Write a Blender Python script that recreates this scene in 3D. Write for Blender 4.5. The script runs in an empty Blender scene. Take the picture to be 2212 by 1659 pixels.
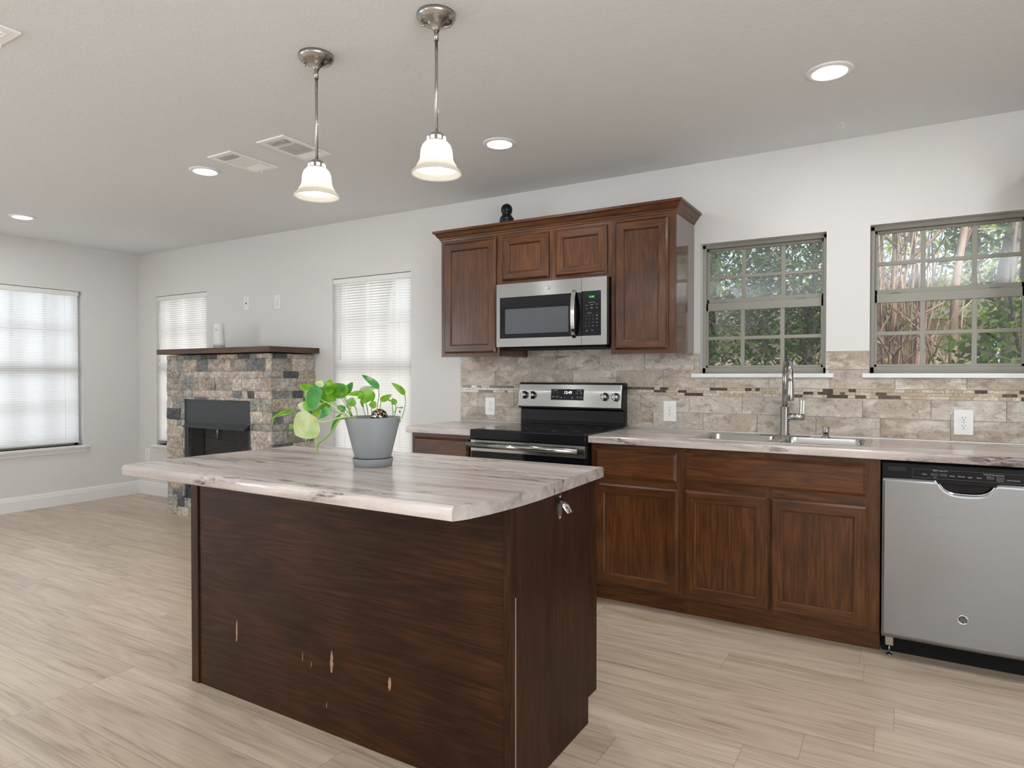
import bpy, math, random
from mathutils import Vector, Matrix

random.seed(7)
scene = bpy.context.scene
COL = scene.collection

# ------------------------------------------------------------------ camera
cam_data = bpy.data.cameras.new('camera')
cam_data.sensor_width = 36.0
cam_data.lens = 36.0 * 1415.0 / 2212.0
cam_data.clip_end = 200
cam = bpy.data.objects.new('camera', cam_data)
COL.objects.link(cam)
cam.location = (0, 0, 1.246)
cam.rotation_euler = (math.pi / 2 - 0.01397, 0, 0.5383)
scene.camera = cam

# ------------------------------------------------------------------ view, world, sun
scene.view_settings.view_transform = 'Standard'
scene.view_settings.look = 'None'
scene.view_settings.gamma = 1.0
scene.view_settings.use_curve_mapping = False
scene.view_settings.exposure = 0.14
scene.cycles.use_denoising = True
scene.cycles.max_bounces = 9
scene.cycles.diffuse_bounces = 5
scene.cycles.glossy_bounces = 4
scene.cycles.transparent_max_bounces = 12
scene.cycles.sample_clamp_indirect = 6.0
scene.cycles.caustics_reflective = False
scene.cycles.caustics_refractive = False

SKY = 1.5
world = bpy.data.worlds.new('sky')
scene.world = world
world.use_nodes = True
wn = world.node_tree.nodes
wn['Background'].inputs[0].default_value = (0.66, 0.82, 1.0, 1)
wn['Background'].inputs[1].default_value = SKY

sun_data = bpy.data.lights.new('sun', 'SUN')
sun_data.energy = 5.5
sun_data.color = (1.0, 0.93, 0.82)
sun_data.angle = 0.01
sun = bpy.data.objects.new('sun', sun_data)
COL.objects.link(sun)
sun.rotation_euler = Vector((-0.45, 0.55, -0.95)).to_track_quat('-Z', 'Y').to_euler()

W = 3.918      # kitchen wall plane
CEIL = 2.50
XL = -6.92     # far left wall
XR = 2.60
YB = -3.60

def area_light(name, loc, direction, sx, sy, power, color=(1, 1, 1), shape='RECTANGLE'):
    d = bpy.data.lights.new(name, 'AREA')
    d.shape = shape
    d.size = sx
    if shape == 'RECTANGLE':
        d.size_y = sy
    d.energy = power
    d.color = color
    o = bpy.data.objects.new(name, d)
    COL.objects.link(o)
    o.location = loc
    o.rotation_euler = Vector(direction).to_track_quat('-Z', 'Y').to_euler()
    return o

# added fill light entering by made-up side openings (behind the camera)
area_light('side_window_fill', (XL - 0.25, -1.9, 1.35), (1, 0.15, 0.10), 2.4, 1.9, 95, (0.93, 0.97, 1.0))
area_light('daylight_side_door', (XR + 0.25, -1.2, 1.15), (-1, 0.1, 0.10), 2.6, 2.1, 120, (0.93, 0.97, 1.0))

# daylight behind the three windows whose blinds are closed
area_light('daylight_behind_blind', (-6.19, 3.918 + 0.55, 1.29), (0, -1, -0.05), 1.0, 1.8, 12, (0.98, 0.99, 1.0))
area_light('daylight_behind_blind', (-3.66, 3.918 + 0.55, 1.29), (0, -1, -0.05), 1.0, 1.8, 12, (0.98, 0.99, 1.0))
area_light('daylight_behind_blind', (XL - 0.60, 2.54, 1.31), (1, 0, -0.05), 1.9, 1.8, 19, (0.98, 0.99, 1.0))

# ------------------------------------------------------------------ object helpers
def tag(o, label=None, cat=None, group=None, kind=None):
    if label: o['label'] = label
    if cat: o['category'] = cat
    if group: o['group'] = group
    if kind: o['kind'] = kind
    return o

def thing(name, loc, label, cat, group=None, kind=None):
    o = bpy.data.objects.new(name, None)
    COL.objects.link(o)
    o.location = loc
    o.empty_display_size = 0.05
    return tag(o, label, cat, group, kind)

def origin_of(o):
    v = Vector((0, 0, 0))
    while o is not None:
        v = v + o.location
        o = o.parent
    return v

class MB:
    def __init__(s):
        s.v = []; s.f = []; s.m = []; s.sm = []
    def add(s, vs, fs, mi=0, smooth=False):
        n = len(s.v)
        s.v += [tuple(p) for p in vs]
        for f in fs:
            s.f.append([i + n for i in f]); s.m.append(mi); s.sm.append(smooth)
        return s
    def box(s, x0, y0, z0, x1, y1, z1, mi=0, M=None):
        x0, x1 = min(x0, x1), max(x0, x1); y0, y1 = min(y0, y1), max(y0, y1); z0, z1 = min(z0, z1), max(z0, z1)
        p = [Vector(q) for q in ((x0, y0, z0), (x1, y0, z0), (x1, y1, z0), (x0, y1, z0), (x0, y0, z1), (x1, y0, z1), (x1, y1, z1), (x0, y1, z1))]
        if M is not None: p = [M @ q for q in p]
        return s.add(p, [(0, 3, 2, 1), (4, 5, 6, 7), (0, 1, 5, 4), (1, 2, 6, 5), (2, 3, 7, 6), (3, 0, 4, 7)], mi)
    def lathe(s, prof, c, n=32, axis=(0, 0, 1), mi=0, smooth=True, caps=True):
        q = Vector((0, 0, 1)).rotation_difference(Vector(axis))
        c = Vector(c); vs = []; fs = []
        for (r, h) in prof:
            for k in range(n):
                a = 2 * math.pi * k / n
                vs.append(c + q @ Vector((r * math.cos(a), r * math.sin(a), h)))
        for i in range(len(prof) - 1):
            for k in range(n):
                k2 = (k + 1) % n
                fs.append((i * n + k, i * n + k2, (i + 1) * n + k2, (i + 1) * n + k))
        s.add(vs, fs, mi, smooth)
        if caps:
            b = len(s.v) - len(vs)
            if prof[0][0] > 1e-6:
                s.f.append([b + k for k in reversed(range(n))]); s.m.append(mi); s.sm.append(False)
            if prof[-1][0] > 1e-6:
                s.f.append([b + (len(prof) - 1) * n + k for k in range(n)]); s.m.append(mi); s.sm.append(False)
        return s
    def tube(s, pts, r, n=10, mi=0, smooth=True, cap=True):
        pts = [Vector(p) for p in pts]
        rs = r if isinstance(r, (list, tuple)) else [r] * len(pts)
        vs = []; fs = []; up = None
        for i, p in enumerate(pts):
            if i == 0: t = pts[1] - pts[0]
            elif i == len(pts) - 1: t = pts[-1] - pts[-2]
            else: t = pts[i + 1] - pts[i - 1]
            t.normalize()
            if up is None:
                up = t.orthogonal().normalized()
            else:
                up = up - t * up.dot(t)
                up = up.normalized() if up.length > 1e-6 else t.orthogonal().normalized()
            b = t.cross(up)
            for k in range(n):
                a = 2 * math.pi * k / n
                vs.append(p + (up * math.cos(a) + b * math.sin(a)) * rs[i])
        for i in range(len(pts) - 1):
            for k in range(n):
                k2 = (k + 1) % n
                fs.append((i * n + k, i * n + k2, (i + 1) * n + k2, (i + 1) * n + k))
        if cap:
            fs.append(tuple(reversed(range(n)))); fs.append(tuple((len(pts) - 1) * n + k for k in range(n)))
        return s.add(vs, fs, mi, smooth)
    def rings(s, rects, y_of, cap=True, mi_h=0, mi_v=0, mi_cap=0):
        # nested rectangles in the XZ plane facing -Y; rects: (x0, x1, z0, z1, y)
        vs = []; fs = []; ms = []
        for (x0, x1, z0, z1, y) in rects:
            vs += [(x0, y, z0), (x1, y, z0), (x1, y, z1), (x0, y, z1)]
        for i in range(len(rects) - 1):
            a = 4 * i; b = a + 4
            for k in range(4):
                k2 = (k + 1) % 4
                s_f = (a + k, a + k2, b + k2, b + k)
                fs.append(s_f); ms.append(mi_h if k in (0, 2) else mi_v)
        if cap:
            a = 4 * (len(rects) - 1)
            fs.append((a, a + 1, a + 2, a + 3)); ms.append(mi_cap)
        n = len(s.v); s.v += vs
        for f, m in zip(fs, ms):
            s.f.append([i + n for i in f]); s.m.append(m); s.sm.append(False)
        return s
    def prism(s, poly, axis, a0, a1, mi=0, smooth=False):
        # poly: 2D points; axis 'x': (y,z), 'y': (x,z), 'z': (x,y)
        def P(p, a):
            return {'x': (a, p[0], p[1]), 'y': (p[0], a, p[1]), 'z': (p[0], p[1], a)}[axis]
        n = len(poly)
        vs = [P(p, a0) for p in poly] + [P(p, a1) for p in poly]
        fs = [(k, (k + 1) % n, n + (k + 1) % n, n + k) for k in range(n)]
        s.add(vs, fs, mi, smooth)
        b = len(s.v) - 2 * n
        s.f.append([b + k for k in reversed(range(n))]); s.m.append(mi); s.sm.append(False)
        s.f.append([b + n + k for k in range(n)]); s.m.append(mi); s.sm.append(False)
        return s
    def build(s, name, mats, parent=None, bevel=0, label=None, cat=None, group=None, kind=None, seg=2, fixn=True):
        me = bpy.data.meshes.new(name)
        xs = [p[0] for p in s.v]; ys = [p[1] for p in s.v]; zs = [p[2] for p in s.v]
        c = Vector(((min(xs) + max(xs)) / 2, (min(ys) + max(ys)) / 2, min(zs)))
        me.from_pydata([(p[0] - c.x, p[1] - c.y, p[2] - c.z) for p in s.v], [], s.f)
        if not isinstance(mats, (list, tuple)): mats = [mats]
        for m in mats: me.materials.append(m)
        for i, p in enumerate(me.polygons):
            p.material_index = s.m[i]; p.use_smooth = s.sm[i]
        me.update()
        if fixn:
            import bmesh
            bm = bmesh.new(); bm.from_mesh(me)
            bmesh.ops.recalc_face_normals(bm, faces=bm.faces)
            bm.to_mesh(me); bm.free()
        o = bpy.data.objects.new(name, me)
        COL.objects.link(o)
        if parent is not None:
            o.parent = parent
            o.location = c - origin_of(parent)
        else:
            o.location = c
        if bevel:
            bv = o.modifiers.new('bevel', 'BEVEL'); bv.width = bevel; bv.segments = seg; bv.limit_method = 'ANGLE'; bv.angle_limit = 0.7
            bv.harden_normals = False
        return tag(o, label, cat, group, kind)

def text(body, loc, size, mat, parent, name='lettering', ext=0.0003, align='CENTER', sx=1.0, rot=None):
    cu = bpy.data.curves.new(name, 'FONT')
    cu.body = body; cu.size = size; cu.extrude = ext; cu.align_x = align; cu.align_y = 'CENTER'; cu.resolution_u = 3
    t = bpy.data.objects.new(name, cu); COL.objects.link(t)
    bpy.context.view_layer.update()
    me = bpy.data.meshes.new_from_object(t.evaluated_get(bpy.context.evaluated_depsgraph_get()))
    bpy.data.objects.remove(t)
    me.materials.clear(); me.materials.append(mat)
    o = bpy.data.objects.new(name, me); COL.objects.link(o)
    o.parent = parent
    o.location = Vector(loc) - origin_of(parent)
    o.rotation_euler = rot or (math.pi / 2, 0, 0)
    o.scale = (sx, 1, 1)
    return o

def copy_tree(o, parent=None):
    c = o.copy(); COL.objects.link(c)
    if parent is not None: c.parent = parent
    for ch in [k for k in bpy.data.objects if k.parent == o]:
        copy_tree(ch, c)
    return c

# ------------------------------------------------------------------ materials
def new_mat(name):
    m = bpy.data.materials.new(name); m.use_nodes = True
    nt = m.node_tree
    return m, nt, nt.nodes['Principled BSDF']

class N:
    def __init__(s, nt): s.nt = nt
    def node(s, t, **kw):
        n = s.nt.nodes.new(t)
        for k, v in kw.items(): setattr(n, k, v)
        return n
    def link(s, a, b): s.nt.links.new(a, b)
    def setin(s, sock, v):
        if hasattr(v, 'is_linked') or isinstance(v, bpy.types.NodeSocket): s.link(v, sock)
        else: sock.default_value = v
    def math(s, op, a, b=None, c=None, clamp=False):
        n = s.node('ShaderNodeMath', operation=op, use_clamp=clamp)
        s.setin(n.inputs[0], a)
        if b is not None: s.setin(n.inputs[1], b)
        if c is not None: s.setin(n.inputs[2], c)
        return n.outputs[0]
    def pos(s): return s.node('ShaderNodeNewGeometry').outputs['Position']
    def sep(s, v):
        n = s.node('ShaderNodeSeparateXYZ'); s.link(v, n.inputs[0]); return n.outputs
    def comb(s, x, y, z):
        n = s.node('ShaderNodeCombineXYZ')
        for i, q in enumerate((x, y, z)): s.setin(n.inputs[i], q)
        return n.outputs[0]
    def noise(s, v, scale=1, detail=4, rough=0.55, dist=0.0):
        n = s.node('ShaderNodeTexNoise'); s.link(v, n.inputs['Vector'])
        n.inputs['Scale'].default_value = scale; n.inputs['Detail'].default_value = detail
        n.inputs['Roughness'].default_value = rough; n.inputs['Distortion'].default_value = dist
        return n.outputs[0]
    def white(s, v):
        n = s.node('ShaderNodeTexWhiteNoise', noise_dimensions='3D'); s.link(v, n.inputs['Vector']); return n.outputs['Value']
    def vmul(s, v, k):
        n = s.node('ShaderNodeVectorMath', operation='MULTIPLY'); s.link(v, n.inputs[0]); n.inputs[1].default_value = k; return n.outputs[0]
    def vadd(s, a, b):
        n = s.node('ShaderNodeVectorMath', operation='ADD'); s.link(a, n.inputs[0]); s.setin(n.inputs[1], b); return n.outputs[0]
    def ramp(s, fac, stops, interp='LINEAR'):
        n = s.node('ShaderNodeValToRGB'); n.color_ramp.interpolation = interp
        cr = n.color_ramp
        while len(cr.elements) < len(stops): cr.elements.new(0.5)
        for e, (p, c) in zip(cr.elements, stops):
            e.position = p; e.color = (*c, 1) if len(c) == 3 else c
        s.link(fac, n.inputs[0]); return n.outputs[0]
    def mix(s, fac, a, b, mode='MIX'):
        n = s.node('ShaderNodeMix', data_type='RGBA', blend_type=mode)
        s.setin(n.inputs['Factor'], fac)
        for nm, q in (('A', a), ('B', b)):
            sock = [i for i in n.inputs if i.name == nm and i.type == 'RGBA'][0]
            if isinstance(q, tuple): sock.default_value = (*q, 1) if len(q) == 3 else q
            else: s.link(q, sock)
        return [o for o in n.outputs if o.type == 'RGBA'][0]
    def bump(s, h, strength, dist, bsdf):
        n = s.node('ShaderNodeBump'); n.inputs['Strength'].default_value = strength; n.inputs['Distance'].default_value = dist
        s.link(h, n.inputs['Height']); s.link(n.outputs[0], bsdf.inputs['Normal'])

def plain(name, color, rough=0.5, metal=0.0, coat=0.0, spec=0.5, emit=None, estr=0.0):
    m, nt, b = new_mat(name)
    b.inputs['Base Color'].default_value = (*color, 1)
    b.inputs['Roughness'].default_value = rough
    b.inputs['Metallic'].default_value = metal
    b.inputs['Coat Weight'].default_value = coat
    b.inputs['Coat Roughness'].default_value = 0.08
    b.inputs['Specular IOR Level'].default_value = spec
    if emit:
        b.inputs['Emission Color'].default_value = (*emit, 1)
        b.inputs['Emission Strength'].default_value = estr
    return m

def paint(name, color, bump=0.12, scale=130, rough=0.75):
    m, nt, b = new_mat(name); n = N(nt)
    b.inputs['Base Color'].default_value = (*color, 1)
    b.inputs['Roughness'].default_value = rough
    b.inputs['Specular IOR Level'].default_value = 0.25
    p = n.pos()
    h = n.noise(p, scale, 3, 0.5)
    h2 = n.noise(p, scale * 0.35, 2, 0.5)
    n.bump(n.math('ADD', h, h2), bump, 0.004, b)
    return m

M_WALL = paint('wall_paint', (0.70, 0.693, 0.68), 0.16)
M_CEIL = paint('ceiling_paint', (0.77, 0.79, 0.80), 0.32, 130)
M_TRIM = plain('white_trim', (0.80, 0.80, 0.79), 0.35)
M_WHITE = plain('white_plastic', (0.80, 0.80, 0.78), 0.3)
M_SLOT = plain('dark_slot', (0.02, 0.02, 0.02), 0.5)

def wood(name, axis, light, mid, dark, rough=0.36, coat=0.2, gscale=1.0, cath=0.5, spec=0.3):
    m, nt, b = new_mat(name); n = N(nt)
    info = n.node('ShaderNodeObjectInfo').outputs['Random']
    p = n.vadd(n.pos(), n.comb(n.math('MULTIPLY', info, 17.0), n.math('MULTIPLY', info, 31.0), n.math('MULTIPLY', info, 11.0)))
    long_, cross = 1.3 * gscale, 16.0 * gscale
    k = [cross] * 3; k['xyz'.index(axis)] = long_
    broad = n.noise(n.vmul(p, tuple(q * 0.5 for q in k)), 1.0, 3, 0.5, cath)
    # cathedral bands
    bands = n.math('FRACT', n.math('MULTIPLY', broad, 11.0))
    bands = n.math('POWER', n.math('ABSOLUTE', n.math('SUBTRACT', bands, 0.5)), 1.0)
    fine = n.noise(n.vmul(p, tuple(q * 9 if i != 'xyz'.index(axis) else q * 5 for i, q in enumerate(k))), 1.0, 4, 0.6)
    mott = n.noise(p, 4.0, 2, 0.5)
    f = n.math('ADD', n.math('MULTIPLY', bands, 0.30), n.math('ADD', n.math('MULTIPLY', fine, 0.62), n.math('MULTIPLY', mott, 0.38)))
    col = n.ramp(f, [(0.30, dark), (0.55, mid), (0.85, light)])
    n.link(col, b.inputs['Base Color'])
    b.inputs['Roughness'].default_value = rough
    b.inputs['Coat Weight'].default_value = coat
    b.inputs['Coat Roughness'].default_value = 0.14
    b.inputs['Specular IOR Level'].default_value = spec
    n.bump(fine, 0.12, 0.0015, b)
    return m

CW = ((0.145, 0.053, 0.0145), (0.068, 0.0225, 0.0062), (0.019, 0.0066, 0.0024))
WV = wood('oak_stained_vertical', 'z', *CW)
WH = wood('oak_stained_horizontal', 'x', *CW)
WVG = wood('oak_varnished_side', 'z', *CW, rough=0.3, coat=1.0)
WVG.node_tree.nodes['Principled BSDF'].inputs['Coat IOR'].default_value = 2.0
WVG.node_tree.nodes['Principled BSDF'].inputs['Coat Roughness'].default_value = 0.07
WY = wood('oak_stained_lengthwise', 'y', *CW)
IW = ((0.064, 0.0235, 0.0068), (0.024, 0.0088, 0.0034), (0.009, 0.0040, 0.0021))
IH = wood('espresso_oak_horizontal', 'x', *IW, rough=0.42, coat=0.04, spec=0.13)
IV = wood('espresso_oak_vertical', 'z', *IW, rough=0.42, coat=0.04, spec=0.13)
M_MANTEL = wood('mantel_oak', 'x', (0.14, 0.085, 0.055), (0.085, 0.05, 0.033), (0.035, 0.022, 0.016), rough=0.5, coat=0.0)

def floor_mat():
    m, nt, b = new_mat('vinyl_plank_floor'); n = N(nt)
    o = n.sep(n.pos()); x, y = o[0], o[1]
    PW, PL = 0.18, 1.22
    ry = n.math('DIVIDE', n.math('SUBTRACT', y, 0.12), PW)
    row = n.math('FLOOR', ry); fy = n.math('FRACT', ry)
    r1 = n.white(n.comb(row, 3.3, 1.7))
    rx = n.math('ADD', n.math('DIVIDE', x, PL), n.math('MULTIPLY', r1, 5.0))
    colm = n.math('FLOOR', rx); fx = n.math('FRACT', rx)
    rnd = n.white(n.comb(row, colm, 0.5))
    ox = n.math('MULTIPLY', rnd, 37.0); oy = n.math('MULTIPLY', rnd, 91.0)
    v1 = n.comb(n.math('ADD', n.math('MULTIPLY', x, 0.9), ox), n.math('ADD', n.math('MULTIPLY', y, 7.0), oy), oy)
    broad = n.noise(v1, 1.0, 2, 0.45, 0.5)
    rings = n.math('ABSOLUTE', n.math('SUBTRACT', n.math('FRACT', n.math('MULTIPLY', broad, 9.0)), 0.5))
    v2 = n.comb(n.math('ADD', n.math('MULTIPLY', x, 4.0), ox), n.math('ADD', n.math('MULTIPLY', y, 150.0), oy), 0.0)
    fine = n.noise(v2, 1.0, 4, 0.65)
    v3 = n.comb(n.math('ADD', n.math('MULTIPLY', x, 1.0), ox), n.math('ADD', n.math('MULTIPLY', y, 24.0), oy), 2.0)
    streak = n.noise(v3, 1.0, 3, 0.6, 0.3)
    f = n.math('ADD', n.math('MULTIPLY', rings, 0.24), n.math('ADD', n.math('MULTIPLY', fine, 0.62), n.math('MULTIPLY', streak, 0.62)))
    col = n.ramp(f, [(0.36, (0.20, 0.143, 0.100)), (0.53, (0.40, 0.312, 0.232)), (0.68, (0.54, 0.435, 0.335)), (0.92, (0.65, 0.54, 0.43))])
    br = n.ramp(rnd, [(0.0, (0.88, 0.86, 0.84)), (0.5, (0.98, 0.97, 0.96)), (1.0, (1.06, 1.06, 1.06))])
    col = n.mix(1.0, col, br, 'MULTIPLY')
    e = n.math('MINIMUM', n.math('MULTIPLY', n.math('MINIMUM', fy, n.math('SUBTRACT', 1.0, fy)), PW),
               n.math('MULTIPLY', n.math('MINIMUM', fx, n.math('SUBTRACT', 1.0, fx)), PL))
    seam = n.math('LESS_THAN', e, 0.0011)
    col = n.mix(n.math('MULTIPLY', seam, 0.55), col, (0.13, 0.09, 0.06))
    n.link(col, b.inputs['Base Color'])
    b.inputs['Roughness'].default_value = 0.36
    b.inputs['Specular IOR Level'].default_value = 0.45
    n.bump(fine, 0.06, 0.001, b)
    return m
M_FLOOR = floor_mat()

def counter_mat(name, tint=1.0):
    m, nt, b = new_mat(name); n = N(nt)
    p = n.pos()
    big = n.noise(n.vmul(p, (0.9, 7.0, 7.0)), 1.0, 4, 0.55, 0.7)
    mid = n.noise(n.vmul(p, (2.2, 26.0, 26.0)), 1.0, 5, 0.65, 0.4)
    fine = n.noise(n.vmul(p, (40, 160, 160)), 1.0, 2, 0.6)
    f = n.math('ADD', n.math('MULTIPLY', big, 0.6), n.math('ADD', n.math('MULTIPLY', mid, 0.34), n.math('MULTIPLY', fine, 0.08)))
    t = tint
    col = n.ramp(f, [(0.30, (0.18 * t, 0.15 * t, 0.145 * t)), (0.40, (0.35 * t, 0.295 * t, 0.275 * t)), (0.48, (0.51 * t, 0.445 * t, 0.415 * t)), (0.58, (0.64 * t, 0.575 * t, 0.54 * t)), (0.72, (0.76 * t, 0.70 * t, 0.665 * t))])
    # dark cracked patches of the pattern
    pt = n.noise(n.vadd(n.vmul(p, (1.7, 9.0, 9.0)), (4.1, 2.3, 0.7)), 1.0, 5, 0.6, 0.9)
    crack = n.noise(n.vmul(p, (18, 60, 60)), 1.0, 5, 0.75, 0.8)
    mk = n.math('MULTIPLY', n.math('MULTIPLY', n.math('SUBTRACT', pt, 0.555), 18.0, clamp=True), n.math('MULTIPLY', n.math('SUBTRACT', crack, 0.40), 5.0, clamp=True))
    col = n.mix(mk, col, (0.075, 0.055, 0.05))
    n.link(col, b.inputs['Base Color'])
    b.inputs['Roughness'].default_value = 0.2
    b.inputs['Specular IOR Level'].default_value = 0.5
    return m
M_COUNTER = counter_mat('laminate_counter')
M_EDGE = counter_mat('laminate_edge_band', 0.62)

def steel(name, color=(0.60, 0.60, 0.59), rough=0.26, an=0.6, streak='x'):
    m, nt, b = new_mat(name); n = N(nt)
    k = (3.0, 3.0, 420.0) if streak == 'x' else (420.0, 3.0, 3.0)
    s = n.noise(n.vmul(n.pos(), k), 1.0, 3, 0.6)
    sm = n.noise(n.pos(), 5.0, 3, 0.6)
    col = n.ramp(s, [(0.25, tuple(c * 0.95 for c in color)), (0.75, tuple(min(1, c * 1.03) for c in color))])
    n.link(col, b.inputs['Base Color'])
    b.inputs['Metallic'].default_value = 1.0
    n.link(n.math('ADD', n.math('MULTIPLY', sm, 0.12), rough - 0.06), b.inputs['Roughness'])
    b.inputs['Anisotropic'].default_value = an
    b.inputs['Anisotropic Rotation'].default_value = 0.25
    tg = n.node('ShaderNodeTangent', direction_type='RADIAL', axis='Z')
    n.link(tg.outputs[0], b.inputs['Tangent'])
    return m
M_STEEL = steel('brushed_steel', (0.34, 0.335, 0.325), 0.21, 0.85)
M_STEELDW = steel('brushed_steel_door', (0.325, 0.335, 0.345), 0.24, 0.9, 'x')
M_SINK = plain('sink_steel', (0.62, 0.62, 0.61), 0.24, 1.0)
M_NICKEL = plain('brushed_nickel', (0.42, 0.41, 0.39), 0.22, 1.0)
M_CHROME = plain('chrome', (0.75, 0.75, 0.76), 0.10, 1.0)
M_BLACKG = plain('black_glass', (0.005, 0.005, 0.007), 0.06, 0.0, 0.0, 0.22)
M_BLACK = plain('black_enamel', (0.009, 0.009, 0.011), 0.16, spec=.18)
M_BLACKM = plain('black_matte', (0.006, 0.006, 0.006), 0.6, spec=.15)
M_TEXT = plain('printed_white', (0.55, 0.55, 0.55), 0.5)
M_TEXTD = plain('printed_grey', (0.20, 0.20, 0.21), 0.5)
M_KEY = plain('grey_key', (0.035, 0.035, 0.042), 0.4)
M_GREEN = plain('green_display', (0.0, 0.1, 0.0), 0.5, emit=(0.05, 1.0, 0.08), estr=1.6)
M_WHITED = plain('white_display', (0.1, 0.1, 0.1), 0.5, emit=(0.75, 0.9, 1.0), estr=1.8)
M_FRAME = plain('bronze_window_frame', (0.30, 0.29, 0.25), 0.42)
M_FRAMEW = plain('white_window_frame', (0.6, 0.6, 0.58), 0.4)
M_FIREBLK = plain('firebox_black', (0.028, 0.033, 0.038), 0.42)

def glass_mat(name, ior_blend=0.06, tint=(1, 1, 1), extra=0.03):
    m = bpy.data.materials.new(name); m.use_nodes = True
    nt = m.node_tree; n = N(nt); nt.nodes.remove(nt.nodes['Principled BSDF'])
    out = nt.nodes['Material Output']
    tr = n.node('ShaderNodeBsdfTransparent'); tr.inputs[0].default_value = (*tint, 1)
    gl = n.node('ShaderNodeBsdfGlossy'); gl.inputs['Roughness'].default_value = 0.01
    lw = n.node('ShaderNodeFresnel'); lw.inputs[0].default_value = 1.5
    mx = n.node('ShaderNodeMixShader')
    n.link(n.math('ADD', lw.outputs[0], extra), mx.inputs[0])
    n.link(tr.outputs[0], mx.inputs[1]); n.link(gl.outputs[0], mx.inputs[2])
    n.link(mx.outputs[0], out.inputs['Surface'])
    return m
M_GLASS = glass_mat('window_glass')
def hazed(name, amount):
    m = glass_mat(name); nt = m.node_tree; n = N(nt); out = nt.nodes['Material Output']
    cur = out.inputs['Surface'].links[0].from_socket
    t = n.node('ShaderNodeBsdfTranslucent'); t.inputs[0].default_value = (.9, .93, 1, 1)
    mx = n.node('ShaderNodeMixShader'); mx.inputs[0].default_value = amount
    n.link(cur, mx.inputs[1]); n.link(t.outputs[0], mx.inputs[2]); n.link(mx.outputs[0], out.inputs['Surface'])
    return m
M_GLASSU = hazed('window_glass_hazed', .12)  # translucent veil stands in for glare on the upper panes
M_GLASSD = glass_mat('window_glass_screened', tint=(0.74, 0.74, 0.74), extra=0.0)

def trans_mat(name, color, tcol, fac=0.5, rough_gloss=0.0):
    m = bpy.data.materials.new(name); m.use_nodes = True
    nt = m.node_tree; n = N(nt); nt.nodes.remove(nt.nodes['Principled BSDF'])
    out = nt.nodes['Material Output']
    d = n.node('ShaderNodeBsdfDiffuse'); d.inputs[0].default_value = (*color, 1)
    t = n.node('ShaderNodeBsdfTranslucent'); t.inputs[0].default_value = (*tcol, 1)
    mx = n.node('ShaderNodeMixShader'); mx.inputs[0].default_value = fac
    n.link(d.outputs[0], mx.inputs[1]); n.link(t.outputs[0], mx.inputs[2])
    res = mx.outputs[0]
    if rough_gloss:
        g = n.node('ShaderNodeBsdfGlossy'); g.inputs['Roughness'].default_value = 0.3; g.inputs[0].default_value = (1, 1, 1, 1)
        m2 = n.node('ShaderNodeMixShader'); m2.inputs[0].default_value = rough_gloss
        n.link(res, m2.inputs[1]); n.link(g.outputs[0], m2.inputs[2]); res = m2.outputs[0]
    n.link(res, out.inputs['Surface'])
    return m
M_SLAT = trans_mat('blind_slat', (0.86, 0.85, 0.83), (0.95, 0.94, 0.92), 0.58)
M_SHADE = trans_mat('frosted_shade', (0.80, 0.78, 0.73), (0.93, 0.91, 0.86), 0.58, 0.04)
M_BULB = plain('bulb_glow', (1, 1, 1), 0.5, emit=(1.0, 0.965, 0.90), estr=17.0)
M_LENS = plain('downlight_lens', (1, 1, 1), 0.5, emit=(1.0, 0.99, 0.97), estr=11.0)

def stone_mat():
    m, nt, b = new_mat('split_face_stone'); n = N(nt)
    rnd = n.node('ShaderNodeNewGeometry').outputs['Random Per Island']
    p = n.pos()
    base = n.ramp(rnd, [(0.0, (0.42, 0.38, 0.33)), (0.16, (0.19, 0.20, 0.205)), (0.25, (0.52, 0.47, 0.42)), (0.40, (0.34, 0.32, 0.29)), (0.50, (0.45, 0.39, 0.32)), (0.60, (0.28, 0.29, 0.285)), (0.70, (0.55, 0.50, 0.45)), (0.82, (0.10, 0.105, 0.12)), (0.87, (0.38, 0.375, 0.355)), (0.94, (0.48, 0.43, 0.37))], 'CONSTANT')
    sp = n.noise(p, 42, 6, 0.75)
    blot = n.noise(p, 13, 4, 0.6)
    col = n.mix(1.0, base, n.ramp(sp, [(0.30, (0.45, 0.45, 0.46)), (0.5, (1.0, 0.99, 0.98)), (0.68, (1.55, 1.52, 1.48))]), 'MULTIPLY')
    col = n.mix(1.0, col, n.ramp(blot, [(0.35, (0.78, 0.78, 0.80)), (0.62, (1.22, 1.18, 1.12))]), 'MULTIPLY')
    n.link(col, b.inputs['Base Color']); b.inputs['Roughness'].default_value = 0.85
    n.bump(n.noise(p, 60, 6, 0.7), 0.9, 0.012, b)
    return m
M_STONE = stone_mat()

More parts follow.
